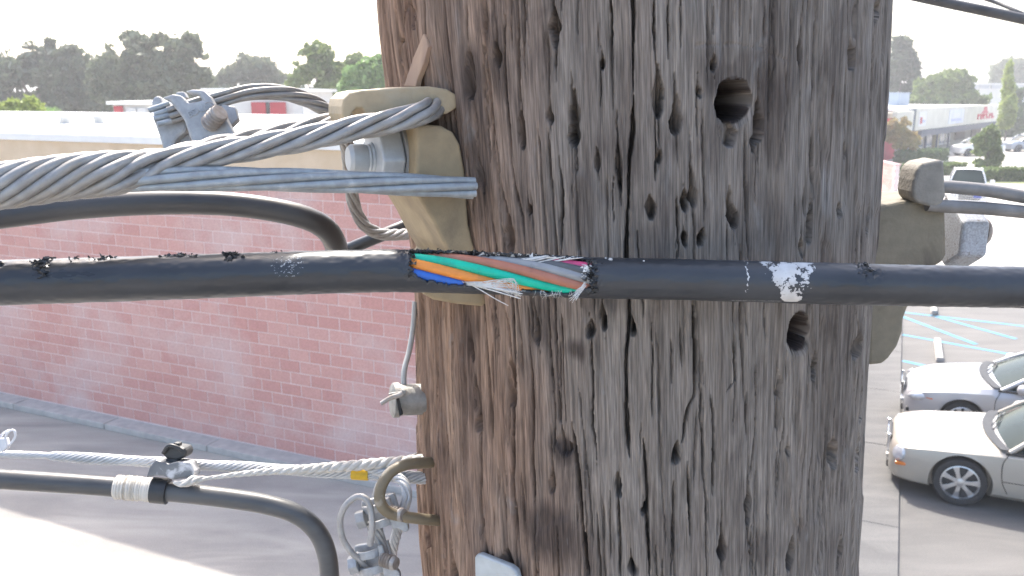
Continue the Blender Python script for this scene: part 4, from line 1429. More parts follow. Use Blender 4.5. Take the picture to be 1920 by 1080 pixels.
def wood_mat():
    m, nt, b, co = new_mat('weathered_pole_wood')
    at = nd(nt, 'ShaderNodeAttribute', attribute_name='grain')
    g = at.outputs['Vector']                 # (arc length, 0, height) in metres
    streak = noise_fac(nt, g, 1, 5, (70, 1, 4), 0.36, 0.64, dist=0.3)
    wide = noise_fac(nt, g, 1, 4, (22, 1, 5), 0.36, 0.66, dist=0.5)
    fine = noise_fac(nt, g, 1, 6, (640, 1, 14), 0.28, 0.72)
    med = noise_fac(nt, g, 1, 4, (240, 1, 9), 0.3, 0.72)
    blot = noise_fac(nt, g, 1, 6, (36, 1, 16), 0.50, 0.66, dist=1.0)
    sep = nd(nt, 'ShaderNodeSeparateXYZ')
    nt.links.new(g, sep.inputs[0])
    ad = nd(nt, 'ShaderNodeMath', operation='MULTIPLY_ADD')
    nt.links.new(wide, ad.inputs[0])
    ad.inputs[1].default_value = 0.07
    nt.links.new(sep.outputs[0], ad.inputs[2])
    warm = nd(nt, 'ShaderNodeMapRange')      # reddish heart colour on one flank, silver grey on the other
    warm.interpolation_type = 'SMOOTHSTEP'
    warm.inputs[1].default_value = 0.035
    warm.inputs[2].default_value = -0.115
    nt.links.new(ad.outputs[0], warm.inputs[0])
    grey = mixc(nt, streak, (0.268, 0.238, 0.210), (0.150, 0.127, 0.110))
    grey = mixc(nt, med, grey, (0.192, 0.169, 0.149))
    brown = mixc(nt, streak, (0.400, 0.265, 0.182), (0.172, 0.106, 0.075))
    brown = mixc(nt, med, brown, (0.235, 0.158, 0.118))
    c = mixc(nt, warm.outputs[0], grey, brown)
    bl = nd(nt, 'ShaderNodeMath', operation='MULTIPLY')
    nt.links.new(blot, bl.inputs[0])
    bl.inputs[1].default_value = 0.45
    c = mixc(nt, bl.outputs[0], c, (0.060, 0.046, 0.042))        # tar stains
    sa = nd(nt, 'ShaderNodeAttribute', attribute_name='stain_shade')
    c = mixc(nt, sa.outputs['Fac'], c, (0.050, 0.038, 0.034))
    ng = nd(nt, 'ShaderNodeMath', operation='MULTIPLY')
    nt.links.new(sa.outputs['Fac'], ng.inputs[0])
    ng.inputs[1].default_value = -1.0
    c = mixc(nt, ng.outputs[0], c, (0.34, 0.33, 0.32))
    pale = noise_fac(nt, g, 1, 6, (80, 1, 26), 0.62, 0.76, dist=1.0)
    pl = nd(nt, 'ShaderNodeMath', operation='MULTIPLY')
    nt.links.new(pale, pl.inputs[0])
    pl.inputs[1].default_value = 0.6
    c = mixc(nt, pl.outputs[0], c, (0.23, 0.222, 0.218))         # pale dust
    c = mixc(nt, 0.48, c, mixc(nt, fine, (0.14, 0.14, 0.14), (0.80, 0.80, 0.80)), 'OVERLAY')
    hair = noise_fac(nt, g, 1, 3, (430, 1, 5), 0.29, 0.41, dist=0.2)
    hair2 = noise_fac(nt, g, 1, 2, (190, 1, 3), 0.25, 0.36, dist=0.2)
    c = mixc(nt, hair, mixc(nt, 0.5, c, (0.022, 0.016, 0.014)), c)      # hairline checks between the fibres
    c = mixc(nt, hair2, mixc(nt, 0.6, c, (0.020, 0.015, 0.013)), c)
    vf = noise_fac(nt, g, 1, 3, (1500, 1, 60), 0.3, 0.7)
    c = mixc(nt, 0.55, c, mixc(nt, vf, (0.12, 0.12, 0.12), (0.86, 0.86, 0.86)), 'OVERLAY')
    nt.links.new(c, b.inputs['Base Color'])
    b.inputs['Roughness'].default_value = 0.88
    b.inputs['Specular IOR Level'].default_value = 0.25
    bump(nt, b, fine, 0.6, 0.0008)
    return m


wood = wood_mat()
# old stains on the wood itself: u, v, half width, half height, strength (negative = pale dust)
STAIN = [(1390, 120, 85, 50, .35), (1330, 230, 30, 90, .25), (1450, 210, 26, 110, .4), (1078, 655, 22, 26, .6), (1052, 845, 30, 32, .6), (1040, 1010, 60, 60, .6), (1130, 560, 40, 40, .35), (900, 330, 20, 120, .4),
         (1010, 620, 30, 60, .35), (885, 150, 22, 80, .5), (1160, 300, 40, 60, .3), (1250, 1000, 40, 50, .25), (1420, 1030, 60, 40, .3), (1090, 400, 26, 100, .3), (930, 90, 22, 90, .45), (870, 620, 16, 60, .35),
         (1395, 835, 14, 50, -.5), (1360, 900, 12, 40, -.5), (1372, 940, 9, 40, -.5), (1210, 60, 14, 80, -.3), (1560, 560, 14, 120, -.3), (1630, 150, 10, 120, -.35), (1372, 100, 12, 22, -.4), (1225, 880, 24, 10, -.3), (1120, 870, 22, 8, -.25)]
STN = np.zeros_like(MM)
for k, (u, v, hw, hh, sg) in enumerate(STAIN):
    s_, m_ = pole_sm([u, u + hw, u], [v, v, v - hh])
    rr2 = np.sqrt(((SS - s_[0]) / abs(s_[1] - s_[0])) ** 2 + ((MM - m_[0]) / abs(m_[2] - m_[0])) ** 2)
    rr2 += 0.35 * vnoise(SS * 130 + k, MM * 45, 81) + 0.25 * vnoise(SS * 420, MM * 40 + k, 82)
    STN += 1.35 * sg * np.clip((1.1 - rr2) * 1.8, 0, 1)
STN = np.clip(STN, -0.7, 0.8)
for (u, v, hw, hh, dp_) in HOLES:            # bores coloured dark: creosote plus painted shade of the depth
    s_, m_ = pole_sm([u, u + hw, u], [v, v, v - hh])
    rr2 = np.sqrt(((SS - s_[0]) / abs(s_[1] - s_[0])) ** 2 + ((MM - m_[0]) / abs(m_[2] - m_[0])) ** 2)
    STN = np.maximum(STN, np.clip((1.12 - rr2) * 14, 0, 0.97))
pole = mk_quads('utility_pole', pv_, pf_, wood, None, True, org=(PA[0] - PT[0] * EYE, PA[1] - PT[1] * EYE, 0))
ga = pole.data.attributes.new('grain', 'FLOAT_VECTOR', 'POINT')
ga.data.foreach_set('vector', np.stack([SS, SS * 0, MM], -1).astype(np.float32).ravel())
sa_t = pole.data.attributes.new('stain_shade', 'FLOAT', 'POINT')
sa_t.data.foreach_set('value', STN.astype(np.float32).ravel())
tag(pole, 'weathered cracked wooden utility pole full of spike gouges', 'pole')
# the splinter standing off above the hook casting
sp_px = [(799, 62), (806, 74), (811, 88), (806, 122), (799, 150), (798, 163), (776, 162), (780, 140), (786, 108), (793, 84)]
sp3 = []
for (u, v) in sp_px:
    off = 0.0015 + 0.004 * (v - 62) / 100.0
    sp3.append(pole_hit(u, v, off))
sn = pole_hit(795, 110, 0.004) - pole_hit(795, 110, 0)
spl = slab('splinter', sp3, -sn / np.linalg.norm(sn) * 0.003, M('fresh_wood', (0.42, 0.29, 0.20), (0.30, 0.20, 0.145), 0.85, scale=90, stretch=(1, 1, 0.06), bumps=0.5, bscale=300, bdist=0.0006), pole, 0.0005)

# ================================================================== THE DAMAGED BLACK CABLE
def cable_black(name, base=(0.024, 0.026, 0.030), rough=0.33):
    if name in MATS:
        return MATS[name]
    m, nt, b, co = new_mat(name)
    f = noise_fac(nt, co, 60, 5, (0.25, 1, 1), 0.35, 0.7)
    dust = noise_fac(nt, co, 25, 6, (0.4, 1, 1), 0.55, 0.8)
    c = mixc(nt, f, base, tuple(x * 1.9 for x in base))
    dm = nd(nt, 'ShaderNodeMath', operation='MULTIPLY')
    nt.links.new(dust, dm.inputs[0])
    dm.inputs[1].default_value = 0.25
    c = mixc(nt, dm.outputs[0], c, (0.11, 0.105, 0.10))
    nt.links.new(c, b.inputs['Base Color'])
    mr = nd(nt, 'ShaderNodeMapRange')
    mr.inputs[3].default_value = rough - 0.06
    mr.inputs[4].default_value = rough + 0.16
    nt.links.new(f, mr.inputs[0])
    nt.links.new(mr.outputs[0], b.inputs['Roughness'])
    bump(nt, b, noise_fac(nt, co, 420, 4, (0.3, 1, 1), 0.3, 0.7), 0.05, 0.0004)
    MATS[name] = m
    return m


blackm = cable_black('cable_jacket')
CAB = [(-320, 537, .300), (0, 530, .315), (300, 521, .322), (600, 510.5, .332), (760, 508, .336), (930, 513, .342), (1100, 520.5, .348), (1300, 524.5, .349), (1600, 533, .346), (1920, 539, .346), (2260, 546, .346)]
NC = 1350
cpath = spline([P(*c) for c in CAB], NC)
dep_ = (cpath - CAMP) @ FWD
cu = 960 + FPX * ((cpath - CAMP) @ RIGHT) / dep_
CT, CN, CB = frames(cpath, -FWD)
CR = 0.00842


def cab_pt(u, phi, r):
    """point on the cable: column u, angle phi in degrees (0 = towards the lens, 90 = up)"""
    i = np.interp(u, cu, np.arange(NC))
    g = lambda A: np.stack([np.interp(i, np.arange(NC), A[:, k]) for k in range(3)], -1)
    p, n, b = g(cpath), g(CN), g(CB)
    a = np.radians(np.asarray(phi, float))[..., None]
    return p + np.asarray(r)[..., None] * (np.cos(a) * n - np.sin(a) * b)


cable = thing('damaged_cable', cpath[NC // 2], 'thick black cable across the pole, jacket torn open showing coloured tubes', 'cable')
SEG = 90
ph = np.arange(SEG) * 360.0 / SEG - 180
PH, CI = np.meshgrid(ph, np.arange(NC))
rloc = CR * (1 + 0.006 * vnoise(CI * 0.03, PH * 0.02, 61)) + 0.00012 * vnoise(CI * 0.15, PH * 0.1, 62)
# ragged scuffs scraped into the jacket
for (u, p0, du, dp) in ((92, 55, 16, 32), (440, 62, 14, 22), (330, 72, 26, 12), (195, 70, 26, 12), (10, 50, 12, 12), (1610, 45, 18, 50), (1630, 30, 16, 20), (1112, 10, 12, 60), (757, 40, 10, 50)):
    wgt = np.clip(1.2 - np.sqrt(((cu[CI] - u) / du) ** 2 + ((PH - p0) / dp) ** 2), 0, 1)
    rloc = rloc + wgt * 0.0007 * vnoise(CI * 0.55, PH * 0.22, 63) - wgt * 0.0003
a = np.radians(PH)
cvt = cpath[CI] + rloc[..., None] * (np.cos(a)[..., None] * CN[CI] - np.sin(a)[..., None] * CB[CI])
ku = [764, 771, 790, 830, 870, 900, 960, 1040, 1085, 1098, 1108]
klo = [30, -12, -30, -38, -45, -52, -60, -63, -58, -36, 20]
khi = [40, 76, 79, 78, 77, 76, 75, 75, 75, 66, 40]
um = cu[CI] + 3.0 * vnoise(PH * 0.35, CI * 0 + 3.0, 64) + 1.5 * vnoise(PH * 1.1, CI * 0.3, 65)
lo_ = np.interp(um, ku, klo) + 5 * vnoise(CI * 0.42, CI * 0 + 1, 66) + 4 * vnoise(CI * 0.13, CI * 0 + 2, 67)
hi_ = np.interp(um, ku, khi) + 8 * vnoise(CI * 0.42, CI * 0 + 7, 68) + 4 * vnoise(CI * 0.16, CI * 0 + 9, 69)
opn = (um > 767) & (um < 1104) & (PH > lo_) & (PH < hi_)
i0, j0 = np.meshgrid(np.arange(NC - 1), np.arange(SEG), indexing='ij')
j1 = (j0 + 1) % SEG
okf = ~opn[:-1, :]
q = np.stack([i0 * SEG + j0, (i0 + 1) * SEG + j0, (i0 + 1) * SEG + j1, i0 * SEG + j1], -1)[okf]
jk = mk_quads('jacket', cvt.reshape(-1, 3), q, blackm, cable, True)
bm = bmesh.new()
bm.from_mesh(jk.data)
bmesh.ops.delete(bm, geom=[v for v in bm.verts if not v.link_faces], context='VERTS')
bmesh.ops.recalc_face_normals(bm, faces=bm.faces)
bm.to_mesh(jk.data)
bm.free()
so = jk.modifiers.new('thickness', 'SOLIDIFY')
so.thickness = 0.0014
so.offset = -1.0
for e_, q_ in ((0, extend(cpath[:4], 6.0)), (1, extend(cpath[-4:], 0, 6.0))):
    tube('jacket', q_[:-3] if e_ == 0 else q_[3:], CR * 0.999, blackm, cable, 40)
# coloured tubes laid in a slow helix
TUBES = [(-18, (0.025, 0.14, 0.55), 'blue tube deepest in the tear'), (22, (0.78, 0.27, 0.045), 'orange tube with a small burn near the left end'),
         (62, (0.0, 0.50, 0.33), 'green tube running the whole tear'), (103, (0.42, 0.165, 0.105), 'brown tube next to the green one'),
         (140, (0.30, 0.31, 0.32), 'slate grey tube, scuffed'), (166, (0.10, 0.105, 0.11), 'dark grey tube near the right end'), (196, (0.62, 0.08, 0.20), 'pink tube stub at the right end'),
         (258, (0.7, 0.7, 0.68), 'white tube hidden at the back'), (300, (0.5, 0.42, 0.05), 'yellow tube hidden at the back')]
uu = np.linspace(720, 1150, 90)
for k, (p0, c, lb) in enumerate(TUBES):
    mt = M('tube_' + lb.split()[0], c, tuple(x * 0.85 for x in c), 0.38, scale=140, bumps=0.15, bscale=500, bdist=0.0004, c3=tuple(x * 0.40 + 0.03 for x in c), s3=150, lo3=0.56, hi3=0.82)
    ang = p0 - 0.475 * (uu - 790)
    t = tube('buffer_tube', cab_pt(uu, ang, np.full(len(uu), 0.00525 + (0.0002 if k % 2 else 0))), 0.00205, mt, cable, 18)
    t['label'] = lb
tube('strength_member', cab_pt(uu, uu * 0, np.full(len(uu), 0.0)), 0.0030, M('core_member', (0.10, 0.10, 0.095), (0.2, 0.2, 0.19), 0.6, scale=200), cable, 14)
# burn hole in the orange tube
bu = cab_pt(np.array([783.0]), np.array([26.0]), np.array([0.0066]))[0]
lv, lf = lathe_data((0, 0, 0), X3, [(0.02, -0.0013), (0.9, -0.0006), (1, 0), (0.9, 0.0008), (0.02, 0.0014)], 10)
lv = bu + lv[:, :1] * RIGHT * 0.9 + np.outer(lv[:, 1] * 0.0006, -FWD) + np.outer(lv[:, 2] * 0.0007, UPV)
mk('burn_mark', lv, lf, M('burnt_plastic', (0.03, 0.012, 0.006), (0.08, 0.03, 0.01), 0.5, scale=300), cable)


def chips(name, centres, size, mat, par, rng):
    """small angular flakes, joined (far too small to pick apart)"""
    V, Fc = [], []
    for c in centres:
        k = len(V)
        s = size * rng.uniform(0.4, 1.3)
        p = rng.normal(size=(5, 3)) * s * np.array([1.2, 0.8, 0.8])
        V += list(c + p)
        Fc += [(k, k + 1, k + 2), (k, k + 2, k + 3), (k + 1, k + 4, k + 2), (k, k + 3, k + 4), (k, k + 4, k + 1), (k + 2, k + 4, k + 3)]
    o = mk(name, np.array(V), Fc, mat, par, smooth=False, fix=False)
    o['kind'] = 'stuff'
    return o


r5 = np.random.default_rng(50)
us = r5.uniform(768, 1104, 230)
cs = list(cab_pt(us, np.interp(us, ku, khi) + r5.normal(0, 4, 230), np.full(230, 0.0082)))
us = r5.normal(1104, 5, 90)
cs += list(cab_pt(us, r5.uniform(-50, 70, 90), np.full(90, 0.0083)))
us = r5.normal(769, 3, 50)
cs += list(cab_pt(us, r5.uniform(-20, 75, 50), np.full(50, 0.0083)))
for (u, p0, su, sp_, n) in ((92, 60, 9, 20, 90), (440, 66, 8, 14, 60), (195, 76, 12, 6, 18), (330, 78, 14, 7, 28), (365, 70, 5, 6, 8), (145, 68, 5, 6, 8), (1612, 55, 9, 22, 34), (518, 76, 6, 4, 8), (10, 55, 6, 6, 12)):
    us = r5.normal(u, su, n)
    cs += list(cab_pt(us, r5.normal(p0, sp_, n), np.full(n, CR + 0.0001)))
chips('jacket_shreds', cs, 0.00062, M('shredded_jacket', (0.02, 0.02, 0.021), (0.05, 0.048, 0.045), 0.32, scale=300), cable, r5)
us = r5.normal(1096, 5, 40)
cs = list(cab_pt(us, r5.uniform(0, 40, 40), np.full(40, 0.0074)))
us = r5.uniform(900, 1060, 40)
cs += list(cab_pt(us, np.full(40, 75.0) + r5.normal(0, 3, 40), np.full(40, 0.0080)))
chips('white_filler_flakes', cs, 0.00055, M('white_filler', (0.72, 0.70, 0.66), (0.6, 0.58, 0.54), 0.7, scale=200), cable, r5)
# glass yarn hanging out of the tear
yarnm = M('glass_yarn', (0.70, 0.68, 0.64), (0.60, 0.58, 0.54), 0.45, scale=400)
yp = []


def yarn(pts, r=0.00011):
    d0 = 0.3345
    q = spline([P(u, v, d0 - z) for u, v, z in pts], 14)
    yp.append(tube_data(q, np.linspace(r, r * 0.7, 14), 5))


for k in range(26):
    e = r5.normal(0, 1, 6)
    yarn([(872 + 3 * e[0], 531 + 3 * e[1], 0), (905 + 4 * e[2], 534 + 3 * e[3], 0.002), (945 + 12 * e[4], 541 + 5 * e[5], 0.0015), (968 + 10 * e[1], 545 + 7 * e[2], 0.001 * e[0])])
for k in range(10):
    e = r5.normal(0, 1, 4)
    yarn([(885, 533, 0), (925 + 6 * e[0], 530 + 3 * e[1], 0.002), (957 + 4 * e[2], 526 + 3 * e[3], 0.002), (966 + 4 * e[1], 540 + 5 * e[0], 0.001), (972 + 3 * e[0], 556, 0.0)])
yarn([(878, 531, 0), (905, 546, 0.002), (930, 561, 0.003), (953, 573, 0.003)], 0.00022)
yarn([(880, 532, 0), (925, 540, 0.002), (980, 551, 0.003)], 0.0003)
yarn([(880, 533, 0), (925, 545, 0.002), (976, 560, 0.003)], 0.0003)
for k in range(14):
    e = r5.normal(0, 1, 6)
    yarn([(1097 + 2 * e[0], 533 + 3 * e[1], -0.002), (1086 + 3 * e[2], 546 + 3 * e[3], -0.001), (1072 + 5 * e[4], 561 + 3 * e[5], 0)])
for k in range(16):
    x0 = r5.uniform(1000, 1075)
    e = r5.normal(0, 1, 3)
    yarn([(x0, 545, -0.004), (x0 + 4 * e[0], 551, -0.003), (x0 + 7 * e[1], 556 + 3 * e[2], -0.004)], 0.00007)
for k in range(16):
    x0 = r5.uniform(960, 1040)
    e = r5.normal(0, 1, 3)
    yp.append(tube_data(spline(list(cab_pt(np.array([x0, x0 + 25, x0 + 50]), np.array([58 + 5 * e[0], 62 + 6 * e[1], 70 + 8 * e[2]]), np.array([0.0068, 0.0076, 0.0086]))), 8), 0.00022, 5))
yv, yf = join_data(yp)
kind(mk('glass_yarn', yv, yf, yarnm, cable), 'stuff')


def skin_patch(name, u0, u1, p0, p1, fn, mat, lift, nu=160, npz=90):
    """a thin crust on the jacket where fn(u, phi) > 0"""
    U, PHI = np.meshgrid(np.linspace(u0, u1, nu), np.linspace(p0, p1, npz), indexing='ij')
    k = fn(U, PHI)
    v = cab_pt(U, PHI, CR + lift * (0.6 + 0.6 * np.clip(k, 0, 1)))
    keep = (k[:-1, :-1] > 0) & (k[1:, 1:] > 0)
    a_, b_ = np.meshgrid(np.arange(nu - 1), np.arange(npz - 1), indexing='ij')
    q = np.stack([a_ * npz + b_, (a_ + 1) * npz + b_, (a_ + 1) * npz + b_ + 1, a_ * npz + b_ + 1], -1)[keep]
    us_, inv = np.unique(q, return_inverse=True)
    return mk_quads(name, v.reshape(-1, 3)[us_], inv.reshape(-1, 4), mat, cable, True)


whm = M('dried_white_splash', (0.62, 0.61, 0.60), (0.48, 0.47, 0.46), 0.8, scale=160, bumps=0.4, bscale=400, bdist=0.0004)


def splash(U, p):
    f = np.clip((p + 62) / 125, 0, 1)
    uc = 1478 - 8 * f
    hw = 12 + 36 * f ** 0.8
    e = 1 - np.abs(U - uc) / hw
    n1 = vnoise(U * 0.08 + 5, p * 0.055, 71) + 0.55 * vnoise(U * 0.27, p * 0.19, 72) + 0.35 * vnoise(U * 0.8, p * 0.6, 78)
    return np.minimum(e * 2.2 + 0.45 * n1, 0.55 + n1 * 1.0) * (p > -66) * (p < 72)


skin_patch('white_splash', 1410, 1520, -66, 74, splash, whm, 0.00016, 300, 200)
skin_patch('white_splash', 1385, 1402, -40, 72, lambda U, p: 0.22 - np.abs(U - 1394 + 3 * vnoise(p * 0.1, p * 0, 73)) / 4 + 0.5 * vnoise(U * 0.3, p * 0.25, 74), whm, 0.0001)
skin_patch('white_splash', 1370, 1462, -72, -58, lambda U, p: 0.3 - np.abs(p + 66 - (U - 1440) * 0.06) / 3 + 0.2 * vnoise(U * 0.3, p, 75), whm, 0.0001)
skin_patch('scraped_flake', 505, 575, -10, 50, lambda U, p: vnoise(U * 0.22, p * 0.25, 76) + 0.8 * vnoise(U * 0.6, p * 0.6, 77) - 0.45 - ((U - 545) / 40) ** 2, M('scraped_grey', (0.22, 0.23, 0.24), (0.35, 0.36, 0.37), 0.6, scale=200), 0.00012)
for u, p_, s in ((1141, 62, 0.0008), (1203, 57, 0.0004), (1133, 72, 0.0004)):
    c = cab_pt(np.array([u]), np.array([p_]), np.array([CR]))[0]
    lv, lf = lathe_data(c, UPV, [(s, -s * 0.5), (s * 1.2, 0), (s * 0.7, s * 0.8)], 8)
    mk('white_speck', lv, lf, whm, cable)

# ================================================================== STEEL FITTINGS AND STRANDS
galv = M('galvanised_steel', (0.40, 0.405, 0.41), (0.315, 0.318, 0.322), 0.52, metal=0.35, scale=260, bumps=0.25, bscale=700, bdist=0.0005, c3=(0.30, 0.30, 0.30), s3=90, lo3=0.58, hi3=0.75)
galv_w = M('galvanised_wire', (0.365, 0.358, 0.348), (0.28, 0.272, 0.262), 0.50, metal=0.35, scale=180, bumps=0.15, bscale=900, bdist=0.0003, c3=(0.30, 0.275, 0.24), s3=60, lo3=0.55, hi3=0.75)
galv_b = M('galvanised_bluish', (0.36, 0.39, 0.41), (0.28, 0.30, 0.315), 0.5, metal=0.3, scale=220, bumps=0.15, bscale=900, bdist=0.0003, c3=(0.55, 0.56, 0.56), s3=80, lo3=0.55, hi3=0.72)
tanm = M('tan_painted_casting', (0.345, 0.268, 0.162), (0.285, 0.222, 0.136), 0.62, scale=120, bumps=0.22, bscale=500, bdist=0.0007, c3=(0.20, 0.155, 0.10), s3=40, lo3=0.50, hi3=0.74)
lipm = M('worn_lit_tan_lip', (0.46, 0.365, 0.235), (0.39, 0.31, 0.20), 0.62, scale=120, bumps=0.3, bscale=500, bdist=0.0007, c3=(0.42, 0.36, 0.26), s3=70, lo3=0.55, hi3=0.78)  # paler than the body: weathering plus sky light painted into the tan
olivem = M('grey_olive_casting', (0.215, 0.190, 0.142), (0.182, 0.161, 0.120), 0.7, scale=150, bumps=0.3, bscale=600, bdist=0.0006, c3=(0.115, 0.100, 0.076), s3=45, lo3=0.52, hi3=0.74)
greyc = M('grey_casting', (0.27, 0.250, 0.218), (0.22, 0.204, 0.18), 0.75, scale=180, bumps=0.4, bscale=500, bdist=0.0008, c3=(0.25, 0.235, 0.21), s3=120, lo3=0.62, hi3=0.8)
rodm = M('weathered_rod', (0.26, 0.25, 0.24), (0.19, 0.18, 0.17), 0.6, metal=0.25, scale=70, bumps=0.2, bscale=400, bdist=0.0005, c3=(0.22, 0.18, 0.15), s3=30, lo3=0.58, hi3=0.8)
threadm = M('dirty_thread', (0.42, 0.40, 0.38), (0.26, 0.22, 0.19), 0.55, metal=0.4, scale=160)
bronzem = M('tan_painted_eye', (0.20, 0.160, 0.10), (0.155, 0.125, 0.082), 0.5, scale=80, c3=(0.36, 0.34, 0.30), s3=90, lo3=0.6, hi3=0.75)

galv_n = M('pale_zinc', (0.50, 0.53, 0.55), (0.42, 0.445, 0.465), 0.5, metal=0.25, scale=120, bumps=0.2, bscale=500, bdist=0.0004, c3=(0.28, 0.27, 0.26), s3=110, lo3=0.62, hi3=0.75)
galv_s = M('galvanised_sunlit', (0.56, 0.565, 0.57), (0.46, 0.465, 0.47), 0.5, metal=0.3, scale=180, bumps=0.15, bscale=900, bdist=0.0003)  # lighter copy of the wire steel, sunlight put into its colour
AL = math.radians(25)
BV = np.array([-math.cos(AL), -math.sin(AL), 0])        # bolt direction, out of the pole
WV = np.array([-math.sin(AL), math.cos(AL), 0])         # across the casting, away from the lens
QF = pole_hit(868, 330)                                  # near flank touches the pole here


def K(u, v, off=0.0):
    return plane_hit(u, v, QF + WV * off, WV)


def kpx(p):
    return float(np.dot(p - CAMP, FWD)) / FPX


def wire_helix(path, n, rw, ring, turns_per_m, psi0, mat, parent, name='wire', seg=10, core=False, up=Z3):
    T = np.gradient(path, axis=0)
    T /= np.linalg.norm(T, axis=1)[:, None]
    e1 = np.cross(T, up)
    e1 /= np.linalg.norm(e1, axis=1)[:, None]
    e2 = np.cross(e1, T)
    s = np.r_[0, np.cumsum(np.linalg.norm(np.diff(path, axis=0), axis=1))]
    k = np.broadcast_to(np.asarray(turns_per_m, float), (len(path),))
    psi = np.r_[0, np.cumsum(0.5 * (k[1:] + k[:-1]) * np.diff(s))] * 2 * PI
    ring = np.broadcast_to(np.asarray(ring, float), (len(path),))
    res = []
    for i in range(n):
        a = psi0 + psi + 2 * PI * i / n
        q = path + ring[:, None] * (np.cos(a)[:, None] * e1 + np.sin(a)[:, None] * e2)
        res.append(tube(name, q, rw, mat, parent, seg))
    if core:
        res.append(tube('core_wire', path, rw, mat, parent, seg))
    return res


# ---- strand being dead-ended: seven wires, cut just in front of the pole
OB = -0.013
bpath = spline([K(-170, 372, OB), K(0, 350, OB), K(120, 339, OB), K(240, 336, OB), K(480, 336, OB), K(700, 343, OB), K(888, 353, OB)], 170)
bpath = extend(bpath, 3.6, 0, 0.0035)
msg = thing('messenger_strand', bpath[-1], 'bluish seven wire steel strand, cut end resting in front of the pole', 'steel strand')
wire_helix(bpath, 6, 0.00172, 0.00335, 4.2, 0.4, galv_b, msg, core=True)

# ---- wrapped grip whose two legs loop round the hook
axis = [(-170, 370, OB), (0, 349, OB), (120, 333, OB), (235, 321, OB + 0.001), (330, 301, OB + 0.003), (430, 284, OB + 0.004), (560, 262, OB + 0.005), (680, 238, -0.007), (750, 224, -0.007), (790, 211, -0.006)]
bend = [(808, 204, 0.002), (814, 202, 0.014), (808, 202, 0.027)]
back = [(780, 205, 0.036), (690, 218, 0.038), (560, 247, 0.034), (440, 271, 0.022), (330, 296, 0.004), (235, 321, OB + 0.001), (120, 333, OB), (0, 349, OB), (-170, 370, OB)]
gpath = spline([K(*q) for q in axis + bend + back], 520)
gpath = extend(gpath, 0.5, 0.5, float(np.linalg.norm(gpath[1] - gpath[0])))
gs = np.r_[0, np.cumsum(np.linalg.norm(np.diff(gpath, axis=0), axis=1))]
gu = np.array([960 + FPX * (p - CAMP)[0] / max(np.dot(p - CAMP, FWD), 0.02) for p in gpath])
tb = np.clip((330 - gu) / 130, 0, 1)
tb = tb * tb * (3 - 2 * tb)
ring = 0.0035 + (0.0067 - 0.0035) * tb
kap = np.where(gu < 300, 12.0, 11.0)
tot = np.sum(0.5 * (kap[1:] + kap[:-1]) * np.diff(gs)) * 2 * PI
psi0 = (PI - tot - math.radians(36)) / 2
grip = thing('guy_grip', gpath[len(gpath) // 2], 'thick twisted steel wire grip looped over the tan hook casting', 'wire grip')
wire_helix(gpath, 5, 0.00200, ring, kap, psi0, galv_w, grip)

# ---- tan hook casting on the left of the pole
hook = thing('hook_casting', QF, 'tan painted hook casting bolted to the left side of the pole', 'bracket')
flank = [(782, 238), (800, 234), (828, 236), (850, 248), (863, 270), (872, 320), (876, 372), (879, 420), (890, 462), (908, 505), (924, 540), (926, 556), (916, 570), (905, 575),
         (860, 571), (815, 563), (795, 552), (792, 540), (858, 500), (838, 468), (815, 420), (792, 382), (782, 366), (781, 300)]
fl3 = [K(u, v) for u, v in flank]
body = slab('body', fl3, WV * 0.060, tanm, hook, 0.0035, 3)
hood = [(641, 200), (644, 186), (656, 174), (680, 169), (720, 167), (760, 163), (805, 162), (838, 167), (856, 177), (862, 190), (856, 203), (840, 213), (829, 216), (822, 210), (815, 199),
        (804, 193), (792, 196), (786, 206), (785, 242), (700, 246), (692, 236), (688, 216), (680, 203), (668, 203), (660, 214), (656, 234), (648, 230), (641, 214)]
hd3 = [K(u, v, 0.004) for u, v in hood]
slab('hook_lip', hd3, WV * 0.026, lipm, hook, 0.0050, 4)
QO = K(782, 300)
bc = K(782, 303) + WV * 0.029
# hex nut, washer and threaded bolt
def hexnut(name, o, axis, R, h, mat, par, rot=0.0, bev=0.0012):
    x, y, a = basis(axis)
    v = []
    for hh in (0, h):
        for k in range(6):
            t = rot + PI / 3 * k
            v.append(o + a * hh + (x * math.cos(t) + y * math.sin(t)) * R)
    f = [tuple(range(6)), tuple(range(6, 12))] + [(k, (k + 1) % 6, 6 + (k + 1) % 6, 6 + k) for k in range(6)]
    n = mk(name, v, f, mat, par, smooth=False)
    bevel(n, bev, 3)
    return n


def threaded(name, o, axis, r, L, pitch, mat, par, seg=24, tip=0.0015):
    prof = [(r * 0.9, 0)]
    z = 0.0
    while z < L - pitch - tip:
        prof += [(r, z + pitch * 0.35), (r, z + pitch * 0.5), (r * 0.70, z + pitch * 0.9)]
        z += pitch
    prof += [(r * 0.98, z + pitch * 0.4), (r * 0.98, L - tip), (r * 0.82, L)]
    return lathe(name, o, axis, prof, mat, par, seg)


nut = hexnut('nut', bc + BV * 0.0015, BV, 0.0190, 0.0110, galv_n, hook, PI / 6)
lathe('washer', bc - BV * 0.001, BV, [(0.0185, 0), (0.0185, 0.0022)], galv, hook, 28)
lathe('bolt_end', bc + BV * 0.012, BV, [(0.0074, 0), (0.0074, 0.0010), (0.0066, 0.0018), (0.0070, 0.0026), (0.0064, 0.0034), (0.0068, 0.0042), (0.0068, 0.0105), (0.0055, 0.0122)], galv_n, hook, 28)

